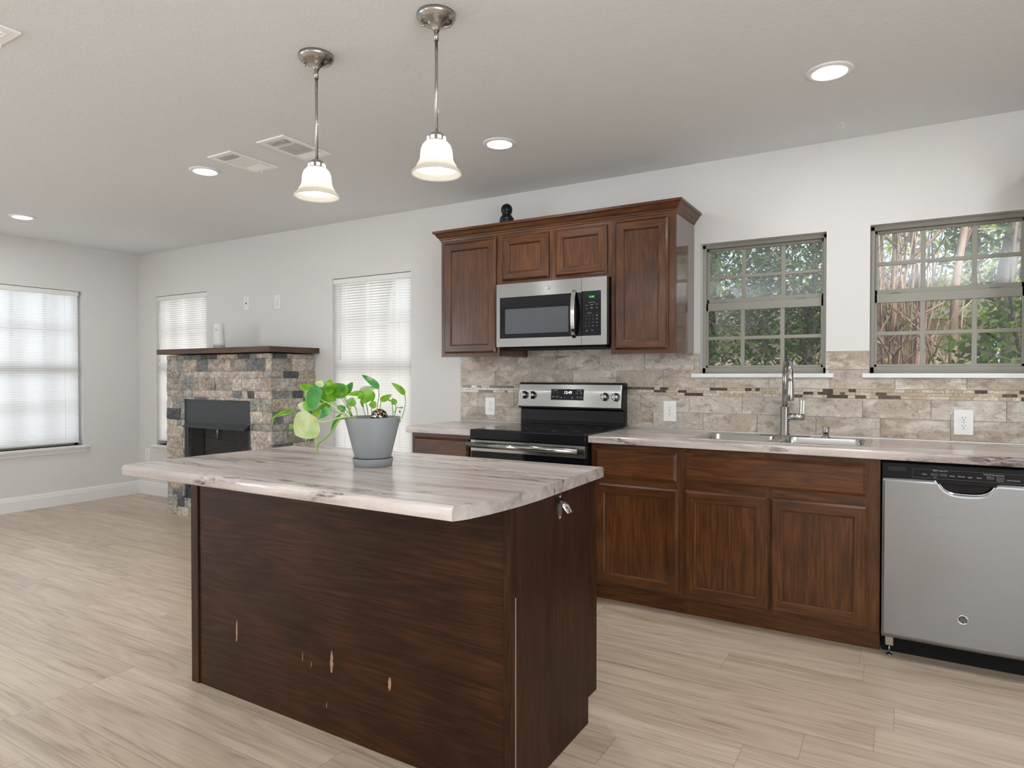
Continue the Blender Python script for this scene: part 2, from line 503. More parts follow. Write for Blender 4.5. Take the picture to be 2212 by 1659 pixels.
def tile_mat():
    m, nt, b = new_mat('weathered_brick_tile'); n = N(nt)
    rnd = n.node('ShaderNodeNewGeometry').outputs['Random Per Island']
    p = n.vadd(n.pos(), n.comb(n.math('MULTIPLY', rnd, 40.0), 0.0, n.math('MULTIPLY', rnd, 23.0)))
    base = n.ramp(rnd, [(0.0, (0.44, 0.37, 0.30)), (0.25, (0.38, 0.31, 0.235)), (0.45, (0.55, 0.49, 0.425)), (0.65, (0.30, 0.245, 0.195)), (0.82, (0.52, 0.465, 0.405)), (1.0, (0.43, 0.355, 0.27))])
    cl = n.noise(n.vmul(p, (6, 6, 11)), 1.0, 6, 0.68, 0.8)
    sp = n.noise(p, 70, 5, 0.75)
    col = n.mix(n.math('MULTIPLY', n.math('SUBTRACT', cl, 0.47), 4.5, clamp=True), base, (0.66, 0.62, 0.565))
    dk = n.math('MULTIPLY', n.math('SUBTRACT', n.noise(n.vadd(n.vmul(p, (9, 9, 17)), (5.0, 1.0, 3.0)), 1.0, 5, 0.7, 0.4), 0.53), 6.5, clamp=True)
    col = n.mix(n.math('MULTIPLY', dk, 0.8), col, (0.20, 0.145, 0.105))
    col = n.mix(1.0, col, n.ramp(sp, [(0.32, (0.62, 0.61, 0.60)), (0.46, (1.0, 1.0, 1.0)), (0.7, (1.12, 1.12, 1.12))]), 'MULTIPLY')
    n.link(col, b.inputs['Base Color']); b.inputs['Roughness'].default_value = 0.55
    n.bump(sp, 0.25, 0.003, b)
    return m
M_TILE = tile_mat()
M_GROUT = plain('tile_grout', (0.50, 0.46, 0.40), 0.9)

def mosaic_mat():
    m, nt, b = new_mat('mosaic_glass_and_stone'); n = N(nt)
    rnd = n.node('ShaderNodeNewGeometry').outputs['Random Per Island']
    p = n.pos()
    base = n.ramp(rnd, [(0.0, (0.46, 0.385, 0.285)), (0.2, (0.56, 0.50, 0.40)), (0.38, (0.42, 0.345, 0.25)), (0.52, (0.52, 0.48, 0.38)), (0.66, (0.44, 0.35, 0.26)), (0.83, (0.055, 0.032, 0.022)), (0.93, (0.10, 0.065, 0.05))], 'CONSTANT')
    sp = n.noise(p, 90, 5, 0.7)
    col = n.mix(1.0, base, n.ramp(sp, [(0.35, (0.8, 0.8, 0.8)), (0.6, (1.12, 1.12, 1.1)), (0.72, (2.2, 2.1, 2.0))]), 'MULTIPLY')
    n.link(col, b.inputs['Base Color']); b.inputs['Roughness'].default_value = 0.2
    return m
M_MOSAIC = mosaic_mat()

def brickback_mat():
    m, nt, b = new_mat('firebrick_herringbone'); n = N(nt)
    o = n.sep(n.pos())
    u = n.math('MULTIPLY', n.math('ADD', o[0], o[2]), 0.7071); v = n.math('MULTIPLY', n.math('SUBTRACT', o[0], o[2]), 0.7071)
    br = n.node('ShaderNodeTexBrick'); n.link(n.comb(u, v, 0.0), br.inputs['Vector'])
    br.inputs['Scale'].default_value = 1.0; br.inputs['Brick Width'].default_value = 0.22; br.inputs['Row Height'].default_value = 0.11
    br.inputs['Mortar Size'].default_value = 0.004
    br.inputs['Color1'].default_value = (0.10, 0.09, 0.07, 1); br.inputs['Color2'].default_value = (0.075, 0.068, 0.055, 1); br.inputs['Mortar'].default_value = (0.01, 0.01, 0.01, 1)
    n.link(br.outputs[0], b.inputs['Base Color']); b.inputs['Roughness'].default_value = 0.9
    return m
M_FIREBRICK = brickback_mat()

def mesh_screen_mat():
    m = bpy.data.materials.new('wire_mesh_screen'); m.use_nodes = True
    nt = m.node_tree; n = N(nt); b = nt.nodes['Principled BSDF']
    b.inputs['Base Color'].default_value = (0.015, 0.015, 0.015, 1); b.inputs['Roughness'].default_value = 0.5
    tr = n.node('ShaderNodeBsdfTransparent'); mx = n.node('ShaderNodeMixShader')
    mx.inputs[0].default_value = 0.6
    n.link(tr.outputs[0], mx.inputs[1]); n.link(b.outputs[0], mx.inputs[2]); n.link(mx.outputs[0], nt.nodes['Material Output'].inputs['Surface'])
    return m
M_SCREEN = mesh_screen_mat()

# ------------------------------------------------------------------ room shell
def wall_y(name, y0, y1, x0, x1, holes, mat, zt=CEIL):
    """wall slab between y0,y1 running along X with rectangular holes (x0,x1,z0,z1)"""
    mb = MB()
    xs = sorted(set([x0, x1] + [h[0] for h in holes] + [h[1] for h in holes]))
    for a, b in zip(xs, xs[1:]):
        hs = sorted([(h[2], h[3]) for h in holes if h[0] <= a + 1e-6 and h[1] >= b - 1e-6])
        z = 0.0
        for (h0, h1) in hs:
            if h0 > z: mb.box(a, y0, z, b, y1, h0)
            z = h1
        if z < zt: mb.box(a, y0, z, b, y1, zt)
    return mb.build(name, mat, kind='structure')
def wall_x(name, x0, x1, y0, y1, holes, mat, zt=CEIL):
    mb = MB()
    ys = sorted(set([y0, y1] + [h[0] for h in holes] + [h[1] for h in holes]))
    for a, b in zip(ys, ys[1:]):
        hs = sorted([(h[2], h[3]) for h in holes if h[0] <= a + 1e-6 and h[1] >= b - 1e-6])
        z = 0.0
        for (h0, h1) in hs:
            if h0 > z: mb.box(x0, a, z, x1, b, h0)
            z = h1
        if z < zt: mb.box(x0, a, z, x1, b, zt)
    return mb.build(name, mat, kind='structure')

KW1 = (-1.038, -0.360, 1.254, 2.020)
KW2 = (-0.153, 0.522, 1.254, 2.030)
LWA = (-6.609, -5.768, 0.530, 2.050)
LWB = (-4.078, -3.242, 0.530, 2.041)
LWL = (1.72, 3.365, 0.560, 2.060)    # on the left wall: y0,y1,z0,z1
T = 0.16
wall_y('wall_back', W, W + T, XL - T, XR + T, [KW1, KW2, LWA, LWB], M_WALL)
wall_x('wall_left', XL - T, XL, YB - T, W, [LWL, (-3.1, -.7, .40, 2.25)], M_WALL)
wall_x('wall_right', XR, XR + T, YB - T, W, [(-2.5, .1, .02, 2.2)], M_WALL)
RW = []
LWR = (-3.1, -.7, .40, 2.25)
wall_y('wall_front', YB - T, YB, XL, XR, RW, M_WALL)
MB().box(XL - T, YB - T, -0.12, XR + T, W + T, 0.0).build('floor', M_FLOOR, kind='structure')
MB().box(XL - T, YB - T, CEIL, XR + T, W + T, CEIL + 0.25).build('ceiling', M_CEIL, kind='structure')

def baseboard(name, pts_axis, a0, a1, wallpos, sgn):
    prof = [(0, 0), (0.015, 0), (0.015, 0.098), (0.011, 0.104), (0.011, 0.116), (0.006, 0.128), (0.004, 0.137), (0, 0.137)]
    mb = MB()
    if pts_axis == 'x':
        mb.prism([(wallpos - p[0] * sgn, p[1]) for p in prof], 'x', a0, a1)
    else:
        mb.prism([(wallpos + p[0] * sgn, p[1]) for p in prof], 'y', a0, a1)
    return mb.build(name, M_TRIM, kind='structure')
baseboard('baseboard_left', 'y', YB, W, XL, 1)
baseboard('baseboard_back', 'x', XL, -5.70, W, 1)
baseboard('baseboard_back.001', 'x', -4.27, -2.745, W, 1)
baseboard('baseboard_right', 'y', .1, W, XR, -1)

# --------------------------------------------------- kitchen windows (bronze aluminium, six panes over six)
def kitchen_window(name, hole, cols, bars):
    x0, x1, z0, z1 = hole
    root = thing(name, ((x0 + x1) / 2, W + 0.08, z0), None, None, kind='structure')
    ya, yb = W + 0.055, W + 0.115
    f = MB()
    f.box(x0, ya, z0, x0 + 0.020, yb, z1); f.box(x1 - 0.020, ya, z0, x1, yb, z1)
    f.box(x0, ya, z1 - 0.022, x1, yb, z1); f.box(x0, ya, z0, x1, yb, z0 + 0.034)
    f.build('window_frame', M_FRAME, root, bevel=0.002)
    gx0, gx1 = x0 + 0.020, x1 - 0.020
    for nm, s0, s1, zm, yy, gm in (('upper_sash', 1.672, z1 - 0.022, bars[0], ya + 0.030, M_GLASSU), ('lower_sash', z0 + 0.034, 1.672, bars[1], ya + 0.008, M_GLASSD)):
        s = MB()
        t = 0.012
        bot = 0.026 if nm == 'upper_sash' else 0.014
        top = 0.014 if nm == 'upper_sash' else 0.046
        s.box(gx0, yy, s0, gx0 + t, yy + 0.022, s1); s.box(gx1 - t, yy, s0, gx1, yy + 0.022, s1)
        s.box(gx0, yy, s1 - top, gx1, yy + 0.022, s1); s.box(gx0, yy, s0, gx1, yy + 0.022, s0 + bot)
        for c in cols: s.box(c - 0.011, yy + 0.002, s0 + bot, c + 0.011, yy + 0.018, s1 - top)
        s.box(gx0 + t, yy + 0.003, zm - 0.0095, gx1 - t, yy + 0.017, zm + 0.0095)
        so = s.build(nm, M_FRAME, root, bevel=0.0015)
        MB().box(gx0 + t, yy + 0.009, s0 + bot, gx1 - t, yy + 0.0105, s1 - top).build('pane', gm, so)
        if nm == 'upper_sash':
            for lx in (x0 + 0.17 * (x1 - x0), x0 + 0.80 * (x1 - x0)):
                l = MB(); l.box(lx - 0.022, yy - 0.010, s0 + 0.004, lx + 0.022, yy, s0 + 0.010); l.box(lx - 0.006, yy - 0.013, s0 + 0.008, lx + 0.006, yy, s0 + 0.014)
                l.build('sash_latch', M_FRAME, so)
    st = MB().box(x0 - 0.048 if x0 < -1 else x0 - 0.032, W - 0.022, z0 - 0.024, x1 + 0.040, W + 0.055, z0)
    st.build('window_sill', M_TRIM, root, bevel=0.003)
    return root
kitchen_window('window_1', KW1, (-0.808, -0.591), (1.826, 1.463))
kitchen_window('window_2', KW2, (0.084, 0.303), (1.835, 1.464))

# --------------------------------------------------- living room windows with closed white blinds
def blind_window(name, hole, wall='y', label=None, wand=None):
    a0, a1, z0, z1 = hole
    if wall == 'y':
        def B(mb, p0, q0, zz0, p1, q1, zz1, **k): return mb.box(p0, W + q0, zz0, p1, W + q1, zz1, **k)
        def P(a, q, z): return (a, W + q, z)
        base = ((a0 + a1) / 2, W + 0.1, z0)
    else:
        def B(mb, p0, q0, zz0, p1, q1, zz1, **k): return mb.box(XL - q0, p0, zz0, XL - q1, p1, zz1, **k)
        def P(a, q, z): return (XL - q, a, z)
        base = (XL - 0.1, (a0 + a1) / 2, z0)
    root = thing(name, base, None, None, kind='structure')
    f = MB()
    B(f, a0, .10, z0, a0 + .035, .15, z1); B(f, a1 - .035, .10, z0, a1, .15, z1); B(f, a0, .10, z1 - .035, a1, .15, z1); B(f, a0, .10, z0, a1, .15, z0 + .045)
    zm = (z0 + z1) / 2 + (0.02 if wall == 'y' else -0.02)
    B(f, a0, .095, zm - .03, a1, .145, zm + .03)
    nb = 3 if wall == 'y' else 6
    for k in range(1, nb): 
        c = a0 + (a1 - a0) * k / nb
        B(f, c - (.011 if k != nb / 2 else .035), .115, z0, c + (.011 if k != nb / 2 else .035), .135, z1)
    for zz in ((z0 + zm) / 2, (zm + z1) / 2): B(f, a0, .115, zz - .011, a1, .135, zz + .011)
    f.build('window_frame', M_FRAME if wall == 'x' else M_FRAMEW, root)
    g = MB(); B(g, a0 + .03, .124, z0 + .04, a1 - .03, .126, z1 - .03); g.build('pane', M_GLASS, root)
    s = MB()
    B(s, a0 - .045, -.045, z0 - .022, a1 + .045, .10, z0); s.build('window_sill', M_TRIM, root, bevel=.004)
    ap = MB()
    prof = [(0.0, z0 - .022), (-.032, z0 - .022), (-.028, z0 - .034), (-.016, z0 - .050), (-.014, z0 - .066), (0.0, z0 - .070)]
    if wall == 'y': ap.prism([(W + q, z) for q, z in prof], 'x', a0 - .025, a1 + .025)
    else: ap.prism([(XL - q, z) for q, z in prof], 'y', a0 - .025, a1 + .025)
    ap.build('window_apron', M_TRIM, root)
    # the blind itself: a thing hung in the opening
    bl = thing('window_blind', P((a0 + a1) / 2, .045, z0 + .02), label, 'window blind', 'closed white blinds in the living area')
    b0, b1 = (a0 + .002, a1 - .006) if wall == 'y' else (a0 + .03, a1 - .032)
    h = MB(); B(h, b0 - .002, .008, z1 - .045, b1 + .002, .052, z1 - .004); h.build('headrail', M_WHITE, bl, bevel=.003)
    zb = z0 + (.05 if wall == 'y' else .035)
    r = MB(); B(r, b0, .020, zb - .012, b1, .044, zb + .004); r.build('bottom_rail', M_WHITE, bl, bevel=.003)
    pitch = .0215; n = int((z1 - .05 - zb) / pitch) + 1
    sl = MB()
    for k in range(n):
        zc = zb + .012 + k * pitch
        tl = 1.05 + random.uniform(-.02, .02)
        pts = []
        for u, cu in ((-.5, 0), (0, .0022), (.5, 0)):
            dz = math.sin(tl) * .0243 * u; dq = math.cos(tl) * .0243 * u
            pts.append((.022 + dq + cu * math.sin(tl), zc + dz))
        vs = [P(b0, q, z) for q, z in pts] + [P(b1, q, z) for q, z in pts]
        sl.add(vs, [(0, 1, 4, 3), (1, 2, 5, 4)], 0, True)
    sl.build('slats', M_SLAT, bl, fixn=False)
    co = MB()
    for c in (b0 + .12, (b0 + b1) / 2, b1 - .12):
        co.tube([P(c, .015, z1 - .04), P(c, .015, zb)], .0009, 5)
    co.build('ladder_cords', M_WHITE, bl)
    if wand:
        wd = MB(); wd.tube([P(b0 + wand, .003, z1 - .05), P(b0 + wand + .002, .0, z1 - .05 - .62)], .004, 8); wd.build('tilt_wand', M_WHITE, bl)
    return root
blind_window('window_3', LWA, 'y', 'white mini blind in the narrow window left of the stone fireplace', .055)
blind_window('window_4', LWB, 'y', 'white mini blind between the stone fireplace and the wall cabinets', .085)
blind_window('window_5', LWL, 'x', 'wide white blind on the far left side wall above its sill')

# added window and door, unseen behind the camera, to let fill light in
for nm_, px_, y0_, y1_, z0_, z1_ in (('window_added', XL - .09, -3.1, -.7, .40, 2.25), ('door_added', XR + .09, -2.5, .1, .02, 2.2)):
    root = thing(nm_, (px_, (y0_ + y1_) / 2, z0_), None, None, kind='structure')
    f = MB(); t = .05
    f.box(px_ - .03, y0_, z0_, px_ + .03, y0_ + t, z1_); f.box(px_ - .03, y1_ - t, z0_, px_ + .03, y1_, z1_); f.box(px_ - .03, y0_, z0_, px_ + .03, y1_, z0_ + t); f.box(px_ - .03, y0_, z1_ - t, px_ + .03, y1_, z1_)
    f.box(px_ - .025, (y0_ + y1_) / 2 - .04, z0_, px_ + .025, (y0_ + y1_) / 2 + .04, z1_)
    f.build('window_frame' if nm_[0] == 'w' else 'door_frame', M_FRAMEW, root)

# ------------------------------------------------------------------ backsplash
bs = thing('backsplash', (-0.6, W - .005, .914), 'weathered beige brick tile backsplash along the wall above the counters', 'backsplash', kind='structure')
g = MB()
XB0, XB1 = -2.769, 1.70
def covered(a, b, z0, z1):   # clip tiles around the windows
    out = []
    holes = [(KW1[0] - .0, KW1[1] + .0, 1.230, 9), (KW2[0], KW2[1], 1.230, 9)]
    segs = [(a, b)]
    for (h0, h1, hz0, hz1) in holes:
        if z1 > hz0 + .006:
            ns = []
            for (s0, s1) in segs:
                if h1 <= s0 or h0 >= s1: ns.append((s0, s1))
                else:
                    if h0 - s0 > .012: ns.append((s0, h0))
                    if s1 - h1 > .012: ns.append((h1, s1))
            segs = ns
    return segs
g.box(XB0, W - .006, .914, XB1, W, 1.229)
for s0, s1 in covered(XB0, XB1, 1.23, 1.375): g.box(s0, W - .006, 1.229, s1, W, 1.374)
g.box(-2.20, W - .006, 1.374, -1.452, W, 1.52)
g.build('grout_bed', M_GROUT, bs)
tl = MB()
for (z0, z1, ph) in ((.920, 1.018, -1.016), (1.021, 1.119, -.183), (1.172, 1.272, -.951), (1.275, 1.372, -1.07)):
    x = ph - 10 * .305
    while x < XB1:
        a, b = max(x + .0012, XB0), min(x + .305 - .0012, XB1)
        if b - a > .01:
            parts = [(a, b, z0)]
            res = []
            for s0, s1 in covered(a, b, z0, z1): res.append((s0, s1, z0, z1))
            if z0 < 1.2 < z1 and len(res) >= 1 and (res[0][0] > a or res[-1][1] < b or len(res) > 1):
                res = [(a, b, z0, 1.228)] + [(s0, s1, 1.2285, z1) for s0, s1 in covered(a, b, z0, z1)]
            elif z0 < 1.2 < z1 and not res:
                res = [(a, b, z0, 1.228)]
            for (s0, s1, q0, q1) in res:
                d = random.uniform(-.0006, .0006)
                tl.box(s0, W - .011 + d, q0, s1, W - .004, q1)
        x += .305
for q0, q1 in ((-2.195, -1.97), (-1.968, -1.665), (-1.663, -1.455)): tl.box(q0, W - .011, 1.3745, q1, W - .004, 1.474)
tl.build('brick_tiles', M_TILE, bs)
ms = MB()
rowz = [(1.1215, 1.1375), (1.139, 1.153), (1.1545, 1.1700)]
for z0, z1 in rowz:
    x = XB0 + random.uniform(0, .02)
    while x < XB1:
        w = random.choice((.022, .035, .05, .05, .075, .10))
        ms.box(x, W - .011, z0, min(x + w - .0015, XB1), W - .004, z1)
        x += w
ms.build('mosaic_strip', M_MOSAIC, bs, label='narrow band of beige glass and dark brown stone mosaic')

# ------------------------------------------------------------------ wall plates
def wall_plate(name, x, z, label, cat, kind='duplex', w=.080, h=.124, y=W - .0105, plate=None):
    root = thing(name, (x, y, z), label, cat)
    y0 = y - .005
    MB().box(x - w / 2, y0, z - h / 2, x + w / 2, y, z + h / 2).build('cover_plate', M_WHITE, root, bevel=.002)
    if kind == 'duplex':
        for s in (-1, 1):
            r = MB()
            zc = z + s * .0195
            r.lathe([(.0165, 0), (.0165, .0022)], (x, y0, zc), 20, (0, -1, 0))
            ro = r.build('receptacle', M_WHITE, root)
            sl = MB(); sl.box(x - .0075, y0 - .0026, zc - .001, x - .0055, y0 - .002, zc + .008); sl.box(x + .0055, y0 - .0026, zc, x + .0075, y0 - .002, zc + .007)
            sl.lathe([(.0025, 0), (.0025, .0006)], (x, y0 - .0021, zc - .0075), 10, (0, -1, 0))
            sl.build('slots', M_SLOT, ro)
        MB().lathe([(.003, 0), (.003, .0012)], (x, y0, z), 10, (0, -1, 0)).build('screw', M_NICKEL, root)
    else:
        MB().lathe([(.006, 0), (.006, .006)], (x, y0, z), 12, (0, -1, 0)).build('cable_jack', M_SLOT, root)
    return root
wall_plate('wall_outlet', -2.512, 1.024, 'white outlet on the tiles left of the range', 'outlet')
wall_plate('wall_outlet', -1.215, 1.026, 'white outlet on the tiles between range and sink', 'outlet')
wall_plate('wall_outlet', .257, 1.012, 'white outlet on the tiles above the dishwasher', 'outlet')
wall_plate('wall_outlet', -4.75, 1.889, 'white duplex outlet high on the wall right above the mantel', 'outlet', y=W)
wall_plate('cable_plate', -5.172, 1.900, 'white wall plate with one dark cable jack above the mantel', 'wall plate', kind='jack', y=W)
wall_plate('wall_outlet', -6.772, .417, 'white outlet low on the wall beside the far room corner', 'outlet', y=W)

# ------------------------------------------------------------------ cabinets
def door_mesh(x0, x1, z0, z1, yf, th=.019, stile=.052, drawer=False):
    mb = MB()
    R = lambda i, y: (x0 + i, x1 - i, z0 + i, z1 - i, yf + y)
    if drawer:
        rc = [R(0, th), R(0, .010), R(.003, .0085), R(.014, .0)]
        mb.rings(rc, None, True, 0, 0, 0)
    else:
        rc = [R(0, th), R(0, .010), R(.003, .008), R(.012, .0), R(stile, .0), R(stile + .006, .0045)]
        mb.rings(rc, None, False, 1, 0, 0)
        i = stile + .006
        rc = [R(i, .0045), R(i + .002, .0095)]
        mb.rings(rc, None, False, 1, 0, 0)
    return mb
def add_door(root, x0, x1, z0, z1, yf, drawer=False, name=None, stile=.052):
    if drawer:
        return door_mesh(x0, x1, z0, z1, yf, drawer=True).build(name or 'drawer', [WH, WH], root, fixn=True)
    d = door_mesh(x0, x1, z0, z1, yf, stile=stile).build(name or 'door', [WV, WH], root)
    i = stile + .007
    MB().box(x0 + i, yf + .0095, z0 + i, x1 - i, yf + .016, z1 - i).build('door_panel', WV, d)
    return d

YF = 3.318          # base face frame front
def base_cabinet(x0, x1, label, drawers, doors, stiles, group=None, toe=True):
    root = thing('base_cabinet', ((x0 + x1) / 2, 3.6, 0), label, 'cabinet', group)
    b = MB(); b.box(x0, YF + .019, .103, x0 + .016, W - .012, .876); b.box(x1 - .016, YF + .019, .103, x1, W - .012, .876)
    b.box(x0 + .016, YF + .019, .103, x1 - .016, W - .012, .119); b.box(x0 + .016, W - .02, .119, x1 - .016, W - .012, .876)
    b.build('carcass', WV, root)
    f = MB()
    f.box(x0, YF, .103, x0 + .045, YF + .019, .876); f.box(x1 - .065, YF, .103, x1, YF + .019, .876)
    for s in stiles: f.box(s - .02, YF, .103, s + .02, YF + .019, .876)
    f.box(x0, YF + .0005, .832, x1, YF + .019, .876, 1); f.box(x0, YF + .0005, .645, x1, YF + .019, .712, 1); f.box(x0, YF + .0005, .103, x1, YF + .019, .135, 1)
    f.build('face_frame', [WV, WH], root)
    MB().box(x0, 3.385, 0, x1, 3.40, .103).build('toe_kick', WH, root)
    for (a, b_, z0, z1, nm) in drawers: add_door(root, a, b_, z0, z1, 3.2985, True, nm)
    for (a, b_, z0, z1) in doors: add_door(root, a, b_, z0, z1, 3.2985)
    return root
base_cabinet(-2.735, -2.241, 'stained oak base cabinet left of the range under short counter', [(-2.712, -2.285, .705, .850, 'drawer')], [(-2.712, -2.285, .117, .660)], [])
base_cabinet(-1.472, -.972, 'stained oak base cabinet right beside the range, one drawer over one door', [(-1.443, -.994, .695, .842, 'drawer')], [(-1.443, -.985, .117, .660)], [])
base_cabinet(-.972, -.083, 'stained oak sink cabinet with wide false drawer over two doors', [(-.950, -.136, .703, .848, 'false_drawer_front')], [(-.950, -.551, .117, .660), (-.540, -.130, .117, .660)], [-.545])
base_cabinet(.535, 1.70, 'stained oak base cabinet at the far right beyond the dishwasher', [(.56, 1.11, .703, .848, 'drawer'), (1.13, 1.68, .703, .848, 'drawer')], [(.56, 1.11, .117, .660), (1.13, 1.68, .117, .660)], [1.12])

# countertops (post-formed front edge)
def counter_prof(yb, yf, z1=.914, th=.038):
    r = .012; pts = [(yb, z1 - th), (yf + .003, z1 - th), (yf, z1 - th + .003)]
    for k in range(6):
        a = math.pi - (math.pi / 2) * k / 5
        pts.append((yf + r + r * math.cos(a), z1 - r + r * math.sin(a)))
    pts.append((yb, z1)); return pts
def counter(x0, x1, label, hole=None):
    mb = MB()
    if hole:
        hx0, hx1, hy0, hy1 = hole
        mb.prism(counter_prof(W - .0115, 3.278), 'x', x0, hx0)
        mb.prism(counter_prof(W - .0115, 3.278), 'x', hx1, x1)
        mb.prism(counter_prof(hy0, 3.278), 'x', hx0, hx1)
        mb.box(hx0, hy1, .876, hx1, W - .0115, .914)
    else:
        mb.prism(counter_prof(W - .0115, 3.278), 'x', x0, x1)
    root = mb.build('countertop', M_COUNTER, label=label, cat='countertop')
    c = MB(); c.tube([(x0, W - .013, .915), (x1, W - .013, .915)], .0035, 6); c.build('caulk_bead', M_TRIM, root)
    return root
counter(-2.757, -2.240, 'short grey marbled laminate countertop left of the range')
counter(-1.474, 1.70, 'long marbled laminate countertop holding the sink', (-.93, -.155, 3.43, 3.775))

# upper cabinets
YU = 3.55
def upper_cabinet(x0, x1, z0, z1, label, doors, yf=YU, name='wall_cabinet'):
    root = thing(name, ((x0 + x1) / 2, 3.73, z0), label, 'cabinet')
    b = MB(); yb = W if z0 > 1.36 + .1 else W
    b.box(x0, yf + .019, z0, x0 + .014, W, z1); b.box(x1 - .014, yf + .019, z0, x1, W, z1)
    b.box(x0 + .014, yf + .019, z0, x1 - .014, W - .012, z0 + .014); b.box(x0 + .014, yf + .019, z1 - .016, x1 - .014, W - .012, z1)
    b.box(x0 + .014, W - .012, z0, x1 - .014, W, z1)
    b.build('carcass', WVG, root)
    f = MB(); f.box(x0, yf, z0, x0 + .046, yf + .019, z1); f.box(x1 - .050, yf, z0, x1, yf + .019, z1)
    f.box(x0 + .046, yf + .0005, z1 - .070, x1 - .050, yf + .019, z1, 1); f.box(x0 + .046, yf + .0005, z0, x1 - .050, yf + .019, z0 + .038, 1)
    if len(doors) > 1: c = (doors[0][1] + doors[1][0]) / 2; f.box(c - .032, yf - .0003, z0, c + .032, yf + .019, z1)
    f.build('face_frame', [WV, WH], root)
    for (a, b_, q0, q1) in doors: add_door(root, a, b_, q0, q1, yf - .0195, stile=.05)
    return root
upper_cabinet(-2.672, -2.212, 1.365, 2.165, 'tall stained oak wall cabinet left of the microwave', [(-2.640, -2.235, 1.388, 2.117)])
upper_cabinet(-2.212, -1.452, 1.815, 2.165, 'short two door wall cabinet directly above the microwave', [(-2.186, -1.855, 1.838, 2.117), (-1.808, -1.476, 1.838, 2.117)])
upper_cabinet(-1.452, -1.075, 1.365, 2.165, 'tall stained oak wall cabinet right of the microwave beside the window', [(-1.426, -1.114, 1.390, 2.120)])
upper_cabinet(.540, 1.70, 1.365, 2.165, 'stained oak wall cabinet at the far right beyond the windows', [(.565, 1.105, 1.388, 2.117), (1.135, 1.675, 1.388, 2.117)])

def crown(x0, x1, label):
    prof = [(.000, 2.137), (.004, 2.137), (.006, 2.146), (.010, 2.149), (.012, 2.156), (.022, 2.166), (.030, 2.180), (.036, 2.187), (.044, 2.189), (.044, 2.204), (.030, 2.204), (.000, 2.166)]
    path = lambda d: [(x0 - d, W), (x0 - d, YU - d), (x1 + d, YU - d), (x1 + d, W)]
    n = len(prof); vs = []; fs = []; ms = []
    for (d, z) in prof:
        d2 = d
        vs += [(*p, z) for p in path(d2)]
    mb = MB()
    for i in range(n):
        j = (i + 1) % n
        for k in range(3):
            mb_f = (i * 4 + k, i * 4 + k + 1, j * 4 + k + 1, j * 4 + k)
            fs.append(mb_f); ms.append(0 if k == 1 else 1)
    mb.v = [tuple(p) for p in vs]; mb.f = [list(f) for f in fs]; mb.m = ms; mb.sm = [False] * len(fs)
    for kk in (0, 3):
        mb.f.append([i * 4 + kk for i in range(n)]); mb.m.append(1); mb.sm.append(False)
    return mb.build('crown_moulding', [WH, WY], label=label, cat='moulding')
crown(-2.672, -1.075, 'stained oak crown moulding around the cabinets above the microwave')
crown(.540, 1.70, 'stained oak crown moulding on the cabinet at the far right')

# ------------------------------------------------------------------ round monogram badge
def badge(root, x, y, z, r, dark=False):
    b = MB(); b.lathe([(r, 0), (r, .0015), (r * .96, .0025), (r * .84, .0025), (r * .80, .0012), (0.0001, .0012)], (x, y, z), 32, (0, -1, 0))
    bo = b.build('badge', M_CHROME, root)
    MB().lathe([(r * .70, .0013), (r * .70, .0018)], (x, y, z), 28, (0, -1, 0)).build('badge_field', M_SLOT if dark else M_NICKEL, bo)
    m = MB()
    for s in (-1, 1):
        pts = []
        for k in range(30):
            t = k / 29.0
            a = t * 4.4 * math.pi / 2 + (0 if s > 0 else math.pi)
            rr = r * (.10 + .15 * t)
            pts.append((x + s * r * .25 + rr * math.cos(a) * (1 if s > 0 else -1), y - .0022, z - r * .10 + rr * math.sin(a) * (1.3)))
        m.tube(pts, r * .035, 5)
        m.tube([(x + s * r * .10, y - .0022, z + r * .08), (x + s * r * .12, y - .0022, z + r * .32), (x + s * r * .26, y - .0022, z + r * .40), (x + s * r * .36, y - .0022, z + r * .30)], r * .035, 5)
    for k in range(4):
        a0 = k * math.pi / 2 + .25
        m.tube([(x + r * .60 * math.cos(a0 + q * .22), y - .0022, z + r * .60 * math.sin(a0 + q * .22)) for q in range(6)], r * .03, 4)
    m.build('monogram', M_CHROME, bo)
    return bo

# ------------------------------------------------------------------ dishwasher
dw = thing('dishwasher', (.225, 3.6, 0), 'stainless steel dishwasher with black control strip under the counter', 'dishwasher')
X0, X1 = -.078, .530
MB().box(X0, 3.325, .105, X1, W - .02, .866).build('tub', M_BLACKM, dw)
